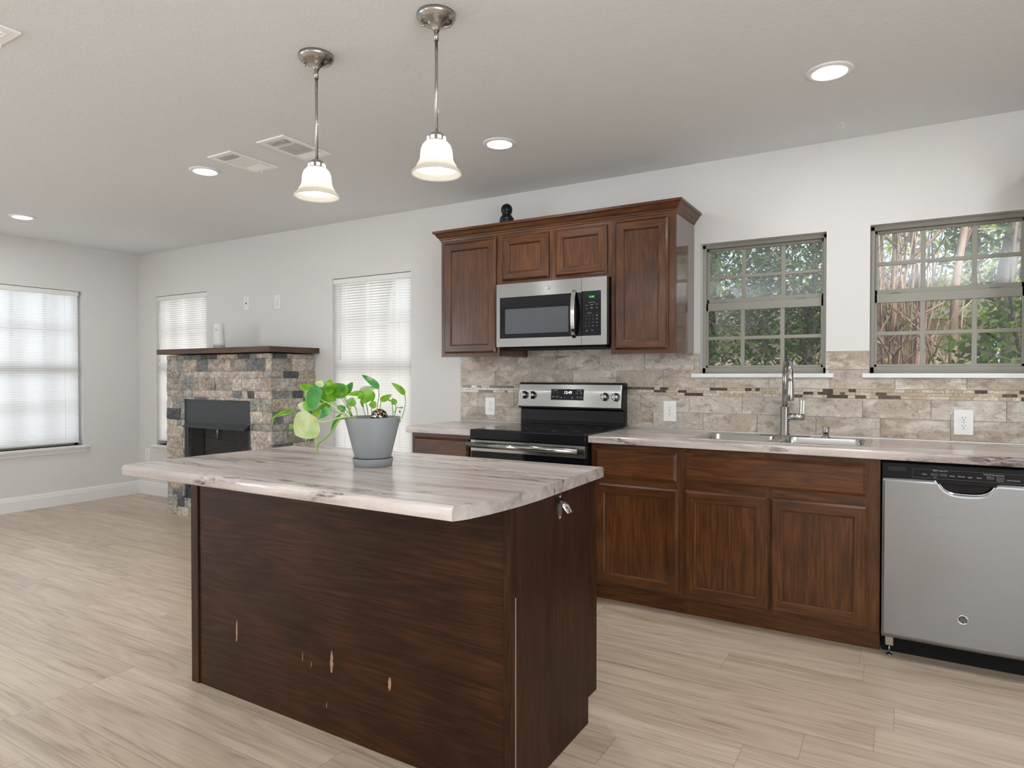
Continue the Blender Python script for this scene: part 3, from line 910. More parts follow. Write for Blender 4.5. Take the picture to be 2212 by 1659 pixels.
# steel door with a rounded pocket cut out of its top edge, slightly crowned
def dw_door():
    nx, nz = 48, 40; z0, z1 = .098, .799
    cx, hw, dp = .229, .098, .052
    def topz(x):
        u = abs(x - cx) / hw
        return z1 if u >= 1 else z1 - dp * (1 - u ** 3.2) ** (1 / 1.6)
    vs = []; fs = []
    for i in range(nx + 1):
        x = X0 + .003 + (X1 - X0 - .006) * i / nx
        zt = topz(x)
        for j in range(nz + 1):
            z = z0 + (zt - z0) * j / nz
            u = (x - X0) / (X1 - X0)
            y = 3.300 - .004 * math.sin(math.pi * u) ** .5 + .0012 * math.sin(7 * u + 3.1 * z) * math.sin(math.pi * u)
            vs.append((x, y, z))
    for i in range(nx):
        for j in range(nz):
            a = i * (nz + 1) + j
            fs.append((a, a + nz + 1, a + nz + 2, a + 1))
    mb = MB().add(vs, fs, 0, True)
    # skirt to the back
    n = len(mb.v)
    rim = [i * (nz + 1) + nz for i in range(nx + 1)]; bot = [i * (nz + 1) for i in range(nx + 1)]
    lft = list(range(nz + 1)); rgt = [nx * (nz + 1) + j for j in range(nz + 1)]
    for seq in (rim, bot, lft, rgt):
        base = len(mb.v)
        for q in seq: v = mb.v[q]; mb.v.append((v[0], 3.325, v[2]))
        for k in range(len(seq) - 1):
            mb.f.append([seq[k], seq[k + 1], base + k + 1, base + k]); mb.m.append(0); mb.sm.append(False)
    return mb
dd = dw_door().build('door', M_STEELDW, dw)
cp = MB(); cp.box(X0 + .002, 3.296, .799, X1 - .002, 3.325, .864); cpo = cp.build('control_panel', M_BLACK, dw, bevel=.003)
MB().box(.125, 3.318, .742, .333, 3.3245, .800).build('handle_pocket', M_BLACKG, dd)
lip = MB(); pts = []
for k in range(25):
    u = -1 + 2 * k / 24.0
    pts.append((.229 + .098 * u, 3.2985, .799 - .052 * max(0, 1 - abs(u) ** 3.2) ** (1 / 1.6)))
lip.tube(pts, .0028, 6); lip.build('pocket_rim', M_CHROME, dd)
MB().box(.128, 3.292, .786, .330, 3.300, .803).build('pocket_lip', M_BLACK, cpo, bevel=.003)
for body, x, z, s in (('Clean', .081, .823, .0075), ('Start', .120, .841, .0095), ('Select Cycle', .148, .840, .0058), ('Heavy', .179, .822, .0075), ('Normal', .211, .822, .0075), ('Light', .241, .821, .0075), ('Rinse', .272, .821, .0075), ('Wash Temp', .303, .837, .0070), ('Boost', .303, .830, .0045), ('Heated Dry', .338, .836, .0070), ('Lock Controls', .385, .819, .0075), ('Cancel', .119, .812, .0045), ('Delay Hours', .342, .814, .0045)):
    text(body, (x, 3.2955, z), s, M_TEXT, cpo)
for x in (.117, .149, .309, .342): MB().box(x - .013, 3.2952, .818, x + .013, 3.296, .829).build('button_pad', M_KEY, cpo)
fr = MB()
for a in ((.037, .8435, .455, .8441), (.037, .8060, .455, .8066), (.037, .806, .0376, .8441), (.4544, .806, .455, .8441)): fr.box(a[0], 3.2953, a[1], a[2], 3.296, a[3])
fr.build('outline', M_TEXTD, cpo)
vt = MB()
for z in (.843, .8335): vt.box(-.053, 3.2935, z - .0022, .014, 3.296, z + .0022)
vt.build('vent_slots', M_SLOT, cpo)
badge(dd, .221, 3.2955, .224, .0195, True)
MB().box(X0 + .004, 3.40, .0, X1 - .004, 3.41, .105).build('toe_panel', M_BLACKM, dw)
lg = MB(); lg.box(-.060, 3.345, .045, -.030, 3.349, .100); lg.tube([(-.045, 3.35, .045), (-.045, 3.35, .006)], .0035, 8); lg.lathe([(.012, 0), (.012, .006)], (-.045, 3.35, 0), 14)
lg.build('levelling_leg', M_NICKEL, dw)

# ------------------------------------------------------------------ range
rg = thing('range', (-1.857, 3.55, 0), 'stainless and black electric range with glass cooktop', 'range')
RX0, RX1 = -2.234, -1.480
MB().box(RX0 + .004, 3.29, .03, RX1 - .004, W - .03, .895).build('body', M_BLACK, rg)
ct = MB(); ct.box(RX0, 3.246, .862, RX1, 3.83, .9205); cto = ct.build('cooktop', M_BLACK, rg, bevel=.006, seg=3)
MB().box(RX0 + .022, 3.272, .9200, RX1 - .022, 3.80, .9222).build('glass_surface', M_BLACKG, cto)
br = MB()
for bx, by, r in ((-2.04, 3.40, .105), (-1.67, 3.40, .08), (-2.04, 3.67, .075), (-1.67, 3.67, .10)):
    MB().lathe([(r, 0), (r, .0003), (r - .002, .0003), (r - .002, 0)], (bx, by, .9222), 48, caps=False).build('burner_ring', M_KEY, cto)
dr = MB(); dr.box(RX0 + .003, 3.262, .250, RX1 - .003, 3.290, .793); dro = dr.build('oven_door', M_BLACKG, rg, bevel=.003)
MB().box(RX0 + .001, 3.255, .790, RX1 - .001, 3.290, .857).build('door_top_trim', M_STEEL, dro, bevel=.002)
hd = MB(); hd.tube([(RX0 + .006, 3.205, .832), (RX1 - .022, 3.205, .832)], .0165, 20)
hd.tube([(RX0 + .05, 3.256, .832), (RX0 + .05, 3.20, .832)], .010, 10); hd.tube([(RX1 - .06, 3.256, .832), (RX1 - .06, 3.20, .832)], .010, 10)
hd.build('handle', M_STEEL, dro)
MB().box(RX0 + .003, 3.262, .075, RX1 - .003, 3.290, .243).build('storage_drawer', M_STEEL, rg, bevel=.003)
# back guard
bg = MB(); bg.prism([(3.845, .9205), (W - .02, .9205), (W - .02, 1.195), (3.836, 1.195), (3.812, 1.028), (3.850, 1.020)], 'x', RX0 + .006, RX1 - .004)
bgo = bg.build('back_guard', M_BLACK, rg, bevel=.005, seg=3)
st = MB(); st.box(RX0 + .022, 3.835, .9205, RX1 - .016, 3.858, .945); st.build('rear_ledge', M_BLACK, bgo, bevel=.004)
def onp(x, z, off=0.0):     # point on the leaning steel fascia
    t = (z - 1.036) / (1.187 - 1.036)
    return (x, 3.808 + t * .0215 - off, z)
fa = MB()
c = [onp(-2.229, 1.036), onp(-1.493, 1.036), onp(-1.493, 1.186), onp(-2.229, 1.186)]
fa.add([(*p[:1], p[1], p[2]) for p in c] + [(p[0], p[1] + .008, p[2]) for p in c], [(0, 1, 2, 3), (4, 7, 6, 5), (0, 4, 5, 1), (1, 5, 6, 2), (2, 6, 7, 3), (3, 7, 4, 0)])
fao = fa.build('fascia', M_STEEL, bgo, bevel=.004)
lean = math.atan2(.0215, .151)
ds = MB(); q = [onp(-1.982, 1.083, .0016), onp(-1.748, 1.083, .0016), onp(-1.748, 1.153, .0016), onp(-1.982, 1.153, .0016)]
ds.add(q + [(p[0], p[1] + .0016, p[2]) for p in q], [(0, 1, 2, 3), (4, 7, 6, 5), (0, 4, 5, 1), (1, 5, 6, 2), (2, 6, 7, 3), (3, 7, 4, 0)])
dso = ds.build('clock_display', M_BLACKG, fao, bevel=.001)
rot = (math.pi / 2 - lean, 0, 0)
text('12:49', onp(-1.860, 1.131, .0022), .026, M_WHITED, fao, 'clock_digits', rot=rot)
for body, x, z, s in (('Cooking Modes', -1.951, 1.144, .0055), ('Clean Settings', -1.781, 1.144, .0055), ('Bake', -1.962, 1.131, .005), ('Broil', -1.932, 1.131, .005), ('Self\nClean', -1.794, 1.129, .005), ('Steam\nClean', -1.766, 1.129, .005), ('Keep\nWarm', -1.965, 1.104, .005), ('Convection\nBake', -1.937, 1.104, .005), ('Set\nClock', -1.905, 1.099, .005), ('+', -1.877, 1.099, .010), ('-', -1.856, 1.098, .010), ('Timer\nOn/Off', -1.828, 1.099, .005), ('Oven\nLight', -1.790, 1.102, .005), ('Lock\nControls', -1.765, 1.102, .005)):
    text(body, onp(x, z, .0020), s, M_TEXT, dso, rot=rot)
for kx, kz in ((-2.182, 1.112), (-2.120, 1.111), (-1.603, 1.108), (-1.530, 1.107)):
    k = MB(); ax = (0, -math.cos(lean), -math.sin(lean) * -1 * -1)
    p = onp(kx, kz)
    k.lathe([(.026, 0), (.026, .004), (.022, .007), (.0205, .024), (.018, .027), (.0001, .027)], p, 28, (0, -1, .14))
    ko = k.build('knob', M_NICKEL, fao)
    MB().box(kx - .005, p[1] - .036, kz - .020, kx + .005, p[1] - .022, kz + .024).build('knob_grip', M_NICKEL, ko, bevel=.002)
    for a in range(3):
        pass
fl = MB()
for kx, kz in ((-2.182, 1.152), (-2.120, 1.155), (-1.603, 1.152), (-1.530, 1.148), (-2.15, 1.108)):
    p = onp(kx, kz, .0003); fl.lathe([(.0018, 0), (.0018, .0004)], p, 8, (0, -1, .14))
fl.build('indicator_marks', M_SLOT, fao)

# ------------------------------------------------------------------ microwave
mw = thing('microwave', (-1.83, 3.7, 1.42), 'stainless over-the-range microwave under the short wall cabinet', 'microwave')
MX0, MX1, MZ0, MZ1 = -2.204, -1.458, 1.421, 1.812
MB().box(MX0 + .006, 3.535, MZ0 + .002, MX1 - .002, W, MZ1 - .002).build('body', M_BLACK, mw)
MB().box(MX0 + .03, 3.56, MZ0 - .012, MX1 - .03, 3.90, MZ0 + .003).build('underside_vent', M_BLACKM, mw)
def frame_rect(mb, x0, x1, z0, z1, a0, a1, b0, b1, y0, y1):
    mb.box(x0, y0, z0, a0, y1, z1); mb.box(a1, y0, z0, x1, y1, z1); mb.box(a0, y0, z0, a1, y1, b0); mb.box(a0, y0, b1, a1, y1, z1)
XS = -1.617
d = MB(); d.box(MX0, 3.500, MZ0, -2.178, 3.535, MZ1); d.box(-2.178, 3.500, MZ0, XS - .001, 3.535, 1.473); d.box(-2.178, 3.500, 1.728, XS - .001, 3.535, MZ1)
d.build('door', M_STEEL, mw); do = [o for o in bpy.data.objects if o.name.startswith('door') and o.parent == mw][-1]
dg = MB(); dg.box(-2.178, 3.504, 1.473, XS - .001, 3.533, 1.730); dg.build('door_glass', M_BLACKG, do, bevel=.002)
M_VIEW = plain('perforated_view', (0.055, 0.062, 0.072), 0.22, 0.0)
MB().box(-2.142, 3.5025, 1.500, -1.703, 3.506, 1.655).build('view_window', M_VIEW, do, bevel=.004)
h = MB(); hp = []
for k in range(17):
    t = k / 16.0
    hp.append((-1.664 + .006 * math.sin(math.pi * t), 3.500 - .042 * math.sin(math.pi * t) ** .6, 1.462 + .285 * t))
hm = MB()
vs = []; fs = []
for (x, y, z) in hp:
    vs += [(x - .013, y, z), (x + .013, y, z), (x + .013, y + .009, z), (x - .013, y + .009, z)]
for k in range(16):
    a = 4 * k
    for e in range(4): fs.append((a + e, a + (e + 1) % 4, a + 4 + (e + 1) % 4, a + 4 + e))
fs.append((0, 3, 2, 1)); fs.append((64, 65, 66, 67))
hm.add(vs, fs); hm.build('handle', M_CHROME, do, bevel=.003)
cpn = MB(); frame_rect(cpn, XS + .001, MX1, MZ0, MZ1, XS + .001, -1.494, 1.474, 1.733, 3.500, 3.535); cpn.build('control_surround', M_STEEL, mw)
kp = MB(); kp.box(XS + .001, 3.503, 1.474, -1.494, 3.533, 1.733); kpo = kp.build('keypad', M_BLACKG, mw, bevel=.002)
text('12:45', (-1.554, 3.5022, 1.699), .0155, M_GREEN, mw, 'clock_digits')
for r_, zz in enumerate((1.590, 1.570, 1.550, 1.531)):
    for c_, xx in enumerate((-1.590, -1.568, -1.545)):
        body = ('123', '456', '789', None)[r_][c_] if r_ < 3 else ('Timer', '0', 'Clock')[c_]
        text(body, (xx, 3.5024, zz), .0065 if len(body) == 1 else .0042, M_TEXT, kpo)
    text(('Power\nLevel', 'Reheat', 'Defrost', 'Vent')[r_], (-1.520, 3.5024, zz), .0042, M_TEXT, kpo)
for body, x, z in (('Popcorn', -1.586, 1.651), ('Beverage', -1.553, 1.653), ('Reheat', -1.522, 1.655), ('Cook', -1.586, 1.632), ('Auto\nDefrost', -1.553, 1.635), ('Sensor', -1.522, 1.635), ('Convenience Cooking', -1.553, 1.667), ('Express Cook', -1.568, 1.606), ('Start\nPause', -1.583, 1.503), ('Cancel\nOff', -1.550, 1.504)):
    text(body, (x, 3.5024, z), .0046, M_TEXT, kpo)
badge(do, -1.837, 3.4995, 1.771, .0135)

# ------------------------------------------------------------------ sink, faucet, soap dispenser
sk = thing('sink', (-.54, 3.6, .914), 'stainless double bowl drop-in sink in the long countertop', 'sink')
SX0, SX1, SY0, SY1 = -.955, -.128, 3.395, 3.815
XC = (-.925, -.575, -.535, -.160); YC = (3.43, 3.765)
r = MB()
frame_z = .9165
for (x0, y0, x1, y1) in ((SX0, SY0, SX1, YC[0]), (SX0, YC[1], SX1, SY1), (SX0, YC[0], XC[0], YC[1]), (XC[1], YC[0], XC[2], YC[1]), (XC[3], YC[0], SX1, YC[1])):
    r.box(x0, y0, .914, x1, y1, frame_z)
r.build('rim', M_SINK, sk)
for (x0, x1) in ((XC[0], XC[1]), (XC[2], XC[3])):
    b = MB(); NS = 32; rad = .05
    def loop(ins, z):
        pts = []
        for (cx, cy, a0) in ((x1 - rad, YC[1] - rad, 0), (x0 + rad, YC[1] - rad, 90), (x0 + rad, YC[0] + rad, 180), (x1 - rad, YC[0] + rad, 270)):
            for k in range(7):
                a = math.radians(a0 + 15 * k)
                pts.append((cx + (rad - ins) * math.cos(a), cy + (rad - ins) * math.sin(a), z))
        return pts
    lv = [loop(-.003, .9166), loop(.004, .912), loop(.010, .80), loop(.03, .755), loop(.045, .75)]
    vs = [p for l in lv for p in l]; m = len(lv[0]); fs = []
    for i in range(len(lv) - 1):
        for k in range(m): fs.append((i * m + k, i * m + (k + 1) % m, (i + 1) * m + (k + 1) % m, (i + 1) * m + k))
    fs.append(tuple((len(lv) - 1) * m + k for k in range(m)))
    b.add(vs, fs, 0, True); b.lathe([(.04, 0), (.04, .002), (.03, .001), (.0001, .001)], ((x0 + x1) / 2, 3.6, .7501), 24)
    b.build('bowl', M_SINK, sk)
    c = MB()   # flat corners between bowl curve and rim
    for (cx, cy, sx, sy) in ((x1, YC[1], -1, -1), (x0, YC[1], 1, -1), (x0, YC[0], 1, 1), (x1, YC[0], -1, 1)):
        pts = [(cx, cy, frame_z)]
        for k in range(7):
            a = math.pi / 2 * k / 6
            pts.append((cx + sx * (rad - rad * math.sin(a)), cy + sy * (rad - rad * math.cos(a)), frame_z))
        c.add(pts, [tuple(range(8))])
    c.build('rim_corners', M_SINK, sk)
fc = thing('faucet', (-.548, 3.795, .9165), 'stainless gooseneck pull-down faucet behind the sink', 'faucet')
FX, FY = -.548, 3.792
pl = MB(); pl.box(FX - .125, FY - .028, .9165, FX + .125, FY + .022, .9225); pl.build('deck_plate', M_NICKEL, fc, bevel=.002)
bd = MB(); bd.lathe([(.027, 0), (.027, .006), (.0235, .010), (.0235, .150), (.021, .153), (.0001, .153)], (FX, FY, .9225), 28); bd.build('body', M_NICKEL, fc)
sp = MB(); pts = [(FX, FY, 1.07), (FX, FY, 1.225)]
DX, DY = .052, -.175
for k in range(1, 15):
    a = math.pi * k / 14
    t = (1 - math.cos(a)) / 2
    pts.append((FX + DX * t, FY + DY * t, 1.235 + .088 * math.sin(a)))
pts.append((FX + DX * 1.02, FY + DY * 1.02, 1.205))
sp.tube(pts, .0135, 18); sp.build('spout', M_NICKEL, fc)
sh = MB(); sh.lathe([(.0145, 0), (.0145, -.004), (.0165, -.06), (.0185, -.098), (.016, -.102), (.0001, -.102)], (FX + DX * 1.02, FY + DY * 1.02, 1.215), 24); sh.build('spray_head', M_NICKEL, fc)
hv = MB(); hv.tube([(FX + .01, FY, 1.022), (FX + .098, FY - .012, 1.022)], .0185, 20); hvo = hv.build('valve', M_NICKEL, fc)
lv = MB(); M4 = Matrix.Translation((FX + .088, FY - .014, 1.03)) @ Matrix.Rotation(.04, 4, 'Y'); lv.box(-.009, -.006, 0, .009, .006, .085, M=M4); lv.build('lever', M_NICKEL, fc, bevel=.004)
sd = thing('soap_dispenser', (-.346, 3.795, .9165), 'small stainless soap pump right of the faucet', 'soap dispenser')
s1 = MB(); s1.lathe([(.022, 0), (.022, .004), (.015, .008), (.0135, .026), (.0001, .026)], (-.346, 3.793, .9165), 24); s1.build('base', M_NICKEL, sd)
s2 = MB(); s2.lathe([(.016, 0), (.0165, .004), (.0165, .030), (.014, .033), (.0001, .033)], (-.346, 3.793, .942), 24); s2.tube([(-.346, 3.79, .962), (-.346, 3.75, .960)], .005, 10); s2.build('pump_head', M_NICKEL, sd)

# ------------------------------------------------------------------ island
isl = thing('kitchen_island', (-1.715, 1.9, 0), 'dark espresso wooden kitchen island with scuffed front panel', 'kitchen island')
IX0, IX1, IY0, IY1 = -2.478, -.958, 1.607, 2.210
fp = MB(); fp.box(IX0 + .04, IY0 + .007, .0, IX1 - .028, IY0 + .020, .876); fpo = fp.build('front_panel', IH, isl)
lp = MB(); lp.box(IX0, IY0, 0, IX0 + .045, IY0 + .020, .876); lp.build('left_corner_trim', IV, isl, bevel=.002)
ls = MB(); ls.box(IX0, IY0 + .020, 0, IX0 + .018, 2.135, .876); ls.box(IX0, 2.135, .10, IX0 + .018, IY1, .876); ls.build('left_side_panel', IV, isl)
rp = MB(); rp.box(IX1 - .030, IY0, 0, IX1 - .0015, IY0 + .020, .876); rp.build('right_corner_trim', IV, isl, bevel=.002)
rs = MB(); rs.box(IX1 - .018, IY0 + .0205, 0, IX1, 2.137, .876); rs.box(IX1 - .018, 2.137, .092, IX1, IY1, .876); rs.build('right_side_panel', IV, isl, bevel=.001)
cr = MB(); cr.box(IX0 + .02, IY0 + .020, .10, IX1 - .02, IY1 - .002, .86); cr.box(IX0 + .02, 2.12, 0, IX1 - .02, 2.135, .10); cr.build('carcass', IV, isl)
M_SCUFF = paint('bare_scuffed_wood', (0.30, 0.17, 0.10), .5, 200, .8)
for sx, z0, z1, w in ((-2.2, .217, .301, .0055), (-1.690, .216, .293, .008), (-1.427, .219, .262, .007), (-1.835, .222, .255, .0022), (-1.79, .212, .232, .0018), (-1.715, .085, .11, .002)):
    s = MB(); n = 9; vs = []
    for k in range(n + 1):
        t = k / n; hw = w * math.sin(math.pi * min(1, .08 + t * .9)) ** .5 * random.uniform(.6, 1.1)
        cx = sx + random.uniform(-.001, .001) + .003 * (t - .5)
        vs += [(cx - hw, IY0 + .0064, z0 + (z1 - z0) * t), (cx + hw, IY0 + .0064, z0 + (z1 - z0) * t)]
    s.add(vs, [(2 * k, 2 * k + 1, 2 * k + 3, 2 * k + 2) for k in range(n)]); s.build('scuff_mark', M_SCUFF, fpo, label='pale bare wood scuff')
cs = MB(); cs.box(IX1 - .0016, IY0 + .0185, .0, IX1 - .0002, IY0 + .0208, .60); cs.build('worn_edge', plain('pale_worn_edge', (0.42, 0.29, 0.18), .7), isl, label='pale worn line along the corner')

outline = [(-2.474, 1.333), (-2.486, 1.42), (-2.484, 1.55), (-2.474, 1.72), (-2.462, 1.90), (-2.455, 2.185), (-.930, 2.205), (-.917, 1.70), (-.921, 1.60), (-.928, 1.52), (-.940, 1.44), (-.955, 1.375), (-.972, 1.333)]
def island_top():
    zb, zt = .876, .914
    mb = MB(); n = len(outline); lv = []
    r = .014
    def shift(p, ins):     # only the front and back edges are rolled over
        x, y = p
        if y < 1.36: y += ins
        elif y > 2.15: y -= ins
        return (x, y)
    for z, ins in ((zb, .003), (zb + .003, 0.0), (zt - r, 0.0), (zt - r * .62, r * .076), (zt - r * .29, r * .29), (zt - r * .076, r * .62), (zt, r)):
        lv.append([(*shift(p, ins), z) for p in outline])
    vs = [p for l in lv for p in l]
    for i in range(len(lv) - 1):
        for k in range(n):
            k2 = (k + 1) % n
            front = (k == n - 1) or (k == 5)
            mb.v and None
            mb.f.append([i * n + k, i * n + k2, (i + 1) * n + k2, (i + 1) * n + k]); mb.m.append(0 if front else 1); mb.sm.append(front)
    mb.v = [tuple(p) for p in vs]
    mb.f.append([k for k in reversed(range(n))]); mb.m.append(0); mb.sm.append(False)
    mb.f.append([(len(lv) - 1) * n + k for k in range(n)]); mb.m.append(0); mb.sm.append(False)
    return mb
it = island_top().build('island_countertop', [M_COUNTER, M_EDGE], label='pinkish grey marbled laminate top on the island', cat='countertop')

bo = thing('bottle_opener', (-.955, 1.90, .82), 'chrome bottle opener screwed to the island end panel', 'bottle opener')
o1 = MB(); xo = IX1 + .0005
def plate(cy, cz, prof):
    vs = [(xo + .0025, cy + a, cz + b) for a, b in prof] + [(xo, cy + a, cz + b) for a, b in prof]; n = len(prof)
    o1.add(vs, [tuple(range(n))] + [tuple(reversed(range(n, 2 * n)))] + [(k, (k + 1) % n, n + (k + 1) % n, n + k) for k in range(n)])
plate(1.905, .80, [(-.012, -.018), (-.005, -.026), (.006, -.022), (.014, -.004), (.012, .01), (.008, .030), (.006, .055), (0, .060), (-.006, .055), (-.008, .030), (-.014, .01)])
o1.build('mounting_plate', M_NICKEL, bo)
o2 = MB(); vs = []; fs = []
for k in range(9):
    t = k / 8.0; a = -1.0 + 2.0 * t
    for s, (ox, oz) in enumerate(((.004, .040), (.040, .000))):
        vs.append((xo + ox + .014 * math.cos(a) - .008, 1.905 + .026 * math.sin(a), .80 + oz + .005 * math.cos(a)))
for k in range(8): fs.append((2 * k, 2 * k + 1, 2 * k + 3, 2 * k + 2))
o2.add(vs, fs, 0, True); oo = o2.build('cap_lifter', M_CHROME, bo); sm = oo.modifiers.new('solidify', 'SOLIDIFY'); sm.thickness = .0025
for zz in (.783, .850): MB().lathe([(.0035, 0), (.003, .002), (.0001, .0022)], (xo + .0025, 1.905, zz), 12, (1, 0, 0)).build('screw', M_CHROME, bo)

# ------------------------------------------------------------------ pendants
def pendant(px, py, label):
    root = thing('pendant_lamp', (px, py, CEIL), label, 'pendant lamp', 'pendant lamps over the island')
    z = CEIL
    c = MB(); c.lathe([(.068, 0), (.068, -.010), (.064, -.017), (.060, -.019), (.059, -.022), (.050, -.026), (.036, -.032), (.022, -.040), (.0125, -.052), (.011, -.056), (.0001, -.056)], (px, py, z), 40)
    co = c.build('canopy', M_NICKEL, root)
    for a in (.6, .6 + math.pi):
        s = MB(); s.lathe([(.0035, 0), (.0035, -.006), (.005, -.008), (.005, -.014), (.0001, -.016)], (px + .045 * math.cos(a), py + .045 * math.sin(a), z - .027), 10); s.build('thumb_screw', M_NICKEL, co)
    r = MB(); r.tube([(px, py, z - .052), (px, py, 2.088)], .0056, 12); r.lathe([(.0085, 0), (.0085, -.038)], (px, py, z - .052), 14); r.build('stem', M_NICKEL, root)
    k = MB(); k.lathe([(.0001, .034), (.010, .033), (.022, .026), (.029, .018), (.031, .008), (.031, .0), (.0345, -.002), (.0345, -.006)], (px, py, 2.062), 28, caps=False); ko = k.build('socket_cup', M_NICKEL, root)
    w = MB()
    for q in range(8):
        a = q * math.pi / 4 + .2
        w.box(-.007, -.001, 0, .007, .0015, .011, M=Matrix.Translation((px, py, 2.064)) @ Matrix.Rotation(a, 4, 'Z') @ Matrix.Translation((0, -.0317, 0)))
    w.build('socket_windows', plain('lit_slot', (.9, .9, .85), .5, emit=(1, .96, .88), estr=1.2) if 'lit_slot' not in bpy.data.materials else bpy.data.materials['lit_slot'], ko)
    s = MB()
    outer = [(.031, 2.060), (.040, 2.057), (.049, 2.047), (.0545, 2.032), (.0565, 2.014), (.0575, 2.000), (.061, 1.990), (.0665, 1.981), (.070, 1.974), (.0715, 1.968), (.078, 1.962), (.086, 1.953), (.0885, 1.947)]
    inner = [(r_ - .003, z_ - .001) for r_, z_ in reversed(outer)]
    s.lathe([(a, b - 2.0) for a, b in outer + inner], (px, py, 2.0), 48, caps=False)
    s.build('shade', M_SHADE, root)
    b = MB(); b.lathe([(.0001, -.062), (.014, -.058), (.024, -.048), (.029, -.034), (.029, -.026), (.024, -.012), (.015, .006), (.013, .03), (.0001, .031)], (px, py, 2.026), 24); b.build('bulb', M_BULB, root)
    return root
pendant(-1.990, 1.832, 'frosted bell pendant on a rod, the farther left one')
pendant(-1.406, 1.840, 'frosted bell pendant on a rod, the nearer right one')

# ------------------------------------------------------------------ recessed lights
def downlight(x, y, label, power=6.5):
    root = thing('ceiling_light', (x, y, CEIL), label, 'ceiling light', 'recessed ceiling lights')
    t = MB(); t.lathe([(.090, 0), (.090, -.003), (.084, -.007), (.068, -.009), (.066, -.004), (.066, 0)], (x, y, CEIL), 40, caps=False); t.build('trim_ring', M_TRIM, root)
    l = MB(); l.lathe([(.066, -.003), (.060, -.010), (.040, -.0145), (.0001, -.016)], (x, y, CEIL), 32, caps=False); l.build('lens', M_LENS, root)
    a = area_light('downlight_beam', (x, y, CEIL - .02), (0, 0, -1), .12, .12, power, (.98, .99, 1.0), 'DISK')
    a.data.spread = math.radians(180)
    return root
downlight(-3.693, 2.505, 'round lit ceiling light beside the two vents')
downlight(-6.005, 2.483, 'round lit ceiling light at the far left end')
downlight(-1.886, 3.026, 'round lit ceiling light above the range')
downlight(-.270, 3.010, 'round lit ceiling light above the sink windows')
for x, y, lb in ((.88, 2.60, 'round ceiling light at the far right above the cabinets'), (.17, -.5, 'added round ceiling light behind the camera near the island'), (-4.0, -.6, 'added round ceiling light over the living floor behind'), (-6.0, -.6, 'added round ceiling light over the left rear corner')):
    downlight(x, y, lb)  # the ones behind the camera are added to brighten the room

# ------------------------------------------------------------------ added torchieres, unseen behind the camera, to bounce fill off the ceiling
def torchiere(x, y, label, power):
    root = thing('added_fill_lamp', (x, y, 0), label, 'added fill lamp')
    b = MB(); b.lathe([(.14, 0), (.14, .015), (.05, .03), (.0001, .03)], (x, y, 0), 32); b.build('base', M_NICKEL, root)
    p = MB(); p.tube([(x, y, .02), (x, y, 1.72)], .011, 12); p.build('pole', M_NICKEL, root)
    s = MB(); s.lathe([(.02, 0), (.09, .03), (.17, .10), (.168, .10), (.088, .034), (.0001, .01)], (x, y, 1.70), 36, caps=False); s.build('bowl_shade', M_NICKEL, root)
    a = area_light('uplight', (x, y, 1.785), (0, 0, 1), .30, .30, power, (.90, .955, 1.0), 'DISK')
torchiere(.9, -1.5, 'added nickel torchiere for ceiling fill behind the camera on the right', 92)
torchiere(-3.0, -2.4, 'added nickel torchiere for ceiling fill behind the camera on the left', 82)

# ------------------------------------------------------------------ ceiling vents and hook
M_VENT = plain('white_vent_metal', (0.93, 0.93, 0.92), 0.4)
M_VENTDK = plain('duct_dark', (0.05, 0.05, 0.05), 0.8)
def vent(x0, x1, y0, y1, label, style):
    root = thing('ceiling_vent', ((x0 + x1) / 2, (y0 + y1) / 2, CEIL), label, 'ceiling vent', 'white ceiling air vents')
    m = .034; z = CEIL
    f = MB()
    for (a, b, c, d_) in ((x0, y0, x1, y0 + m), (x0, y1 - m, x1, y1), (x0, y0 + m, x0 + m, y1 - m), (x1 - m, y0 + m, x1, y1 - m)):
        f.box(a, b, z - .007, c, d_, z)
    f.build('frame', M_VENT, root, bevel=.002)
    MB().box(x0 + m, y0 + m, z - .0012, x1 - m, y1 - m, z).build('duct', M_VENTDK, root)
    L = y1 - y0 - 2 * m; s1 = y0 + m + L * .25; s2 = y0 + m + L * .76
    b1 = MB()
    k = y0 + m + .006
    while k < s1 - .004:
        b1.box(-(x1 - x0) / 2 + m, -.006, -.0006, (x1 - x0) / 2 - m, .006, .0006, M=Matrix.Translation(((x0 + x1) / 2, k, z - .006)) @ Matrix.Rotation(.95 if style != 2 else .7, 4, 'X')); k += .0145
    b1.build('near_slats', M_VENT, root)
    for sb in (s1, s2): MB().box(x0 + m, sb - .004, z - .010, x1 - m, sb + .003, z - .002).build('cross_bar', M_VENT, root)
    b2 = MB(); k = x0 + m + .004
    while k < x1 - m - .003:
        rot_ = 1.0 if style == 1 else -.35
        b2.box(-.0068, -(s2 - s1) / 2 + .003, -.0005, .0068, (s2 - s1) / 2 - .003, .0005, M=Matrix.Translation((k, (s1 + s2) / 2, z - .006)) @ Matrix.Rotation(rot_, 4, 'Y')); k += .0095
    b2.build('middle_slats', M_VENT, root)
    b3 = MB(); k = s2 + .008
    while k < y1 - m - .003:
        b3.box(-(x1 - x0) / 2 + m, -.0075, -.0005, (x1 - x0) / 2 - m, .0075, .0005, M=Matrix.Translation(((x0 + x1) / 2, k, z - .006)) @ Matrix.Rotation(-.5, 4, 'X')); k += .0125
    b3.build('far_slats', M_VENT, root)
    lv = MB(); lv.tube([((x0 + x1) / 2 - .03, y1 - m * .5, z - .007), ((x0 + x1) / 2 - .03, y1 - m * .5 + .004, z - .026)], .0022, 6); lv.build('damper_lever', M_VENT, root)
    return root
vent(-3.445, -3.235, 2.350, 2.682, 'white ceiling vent nearer the far left lights, lever hanging', 0)
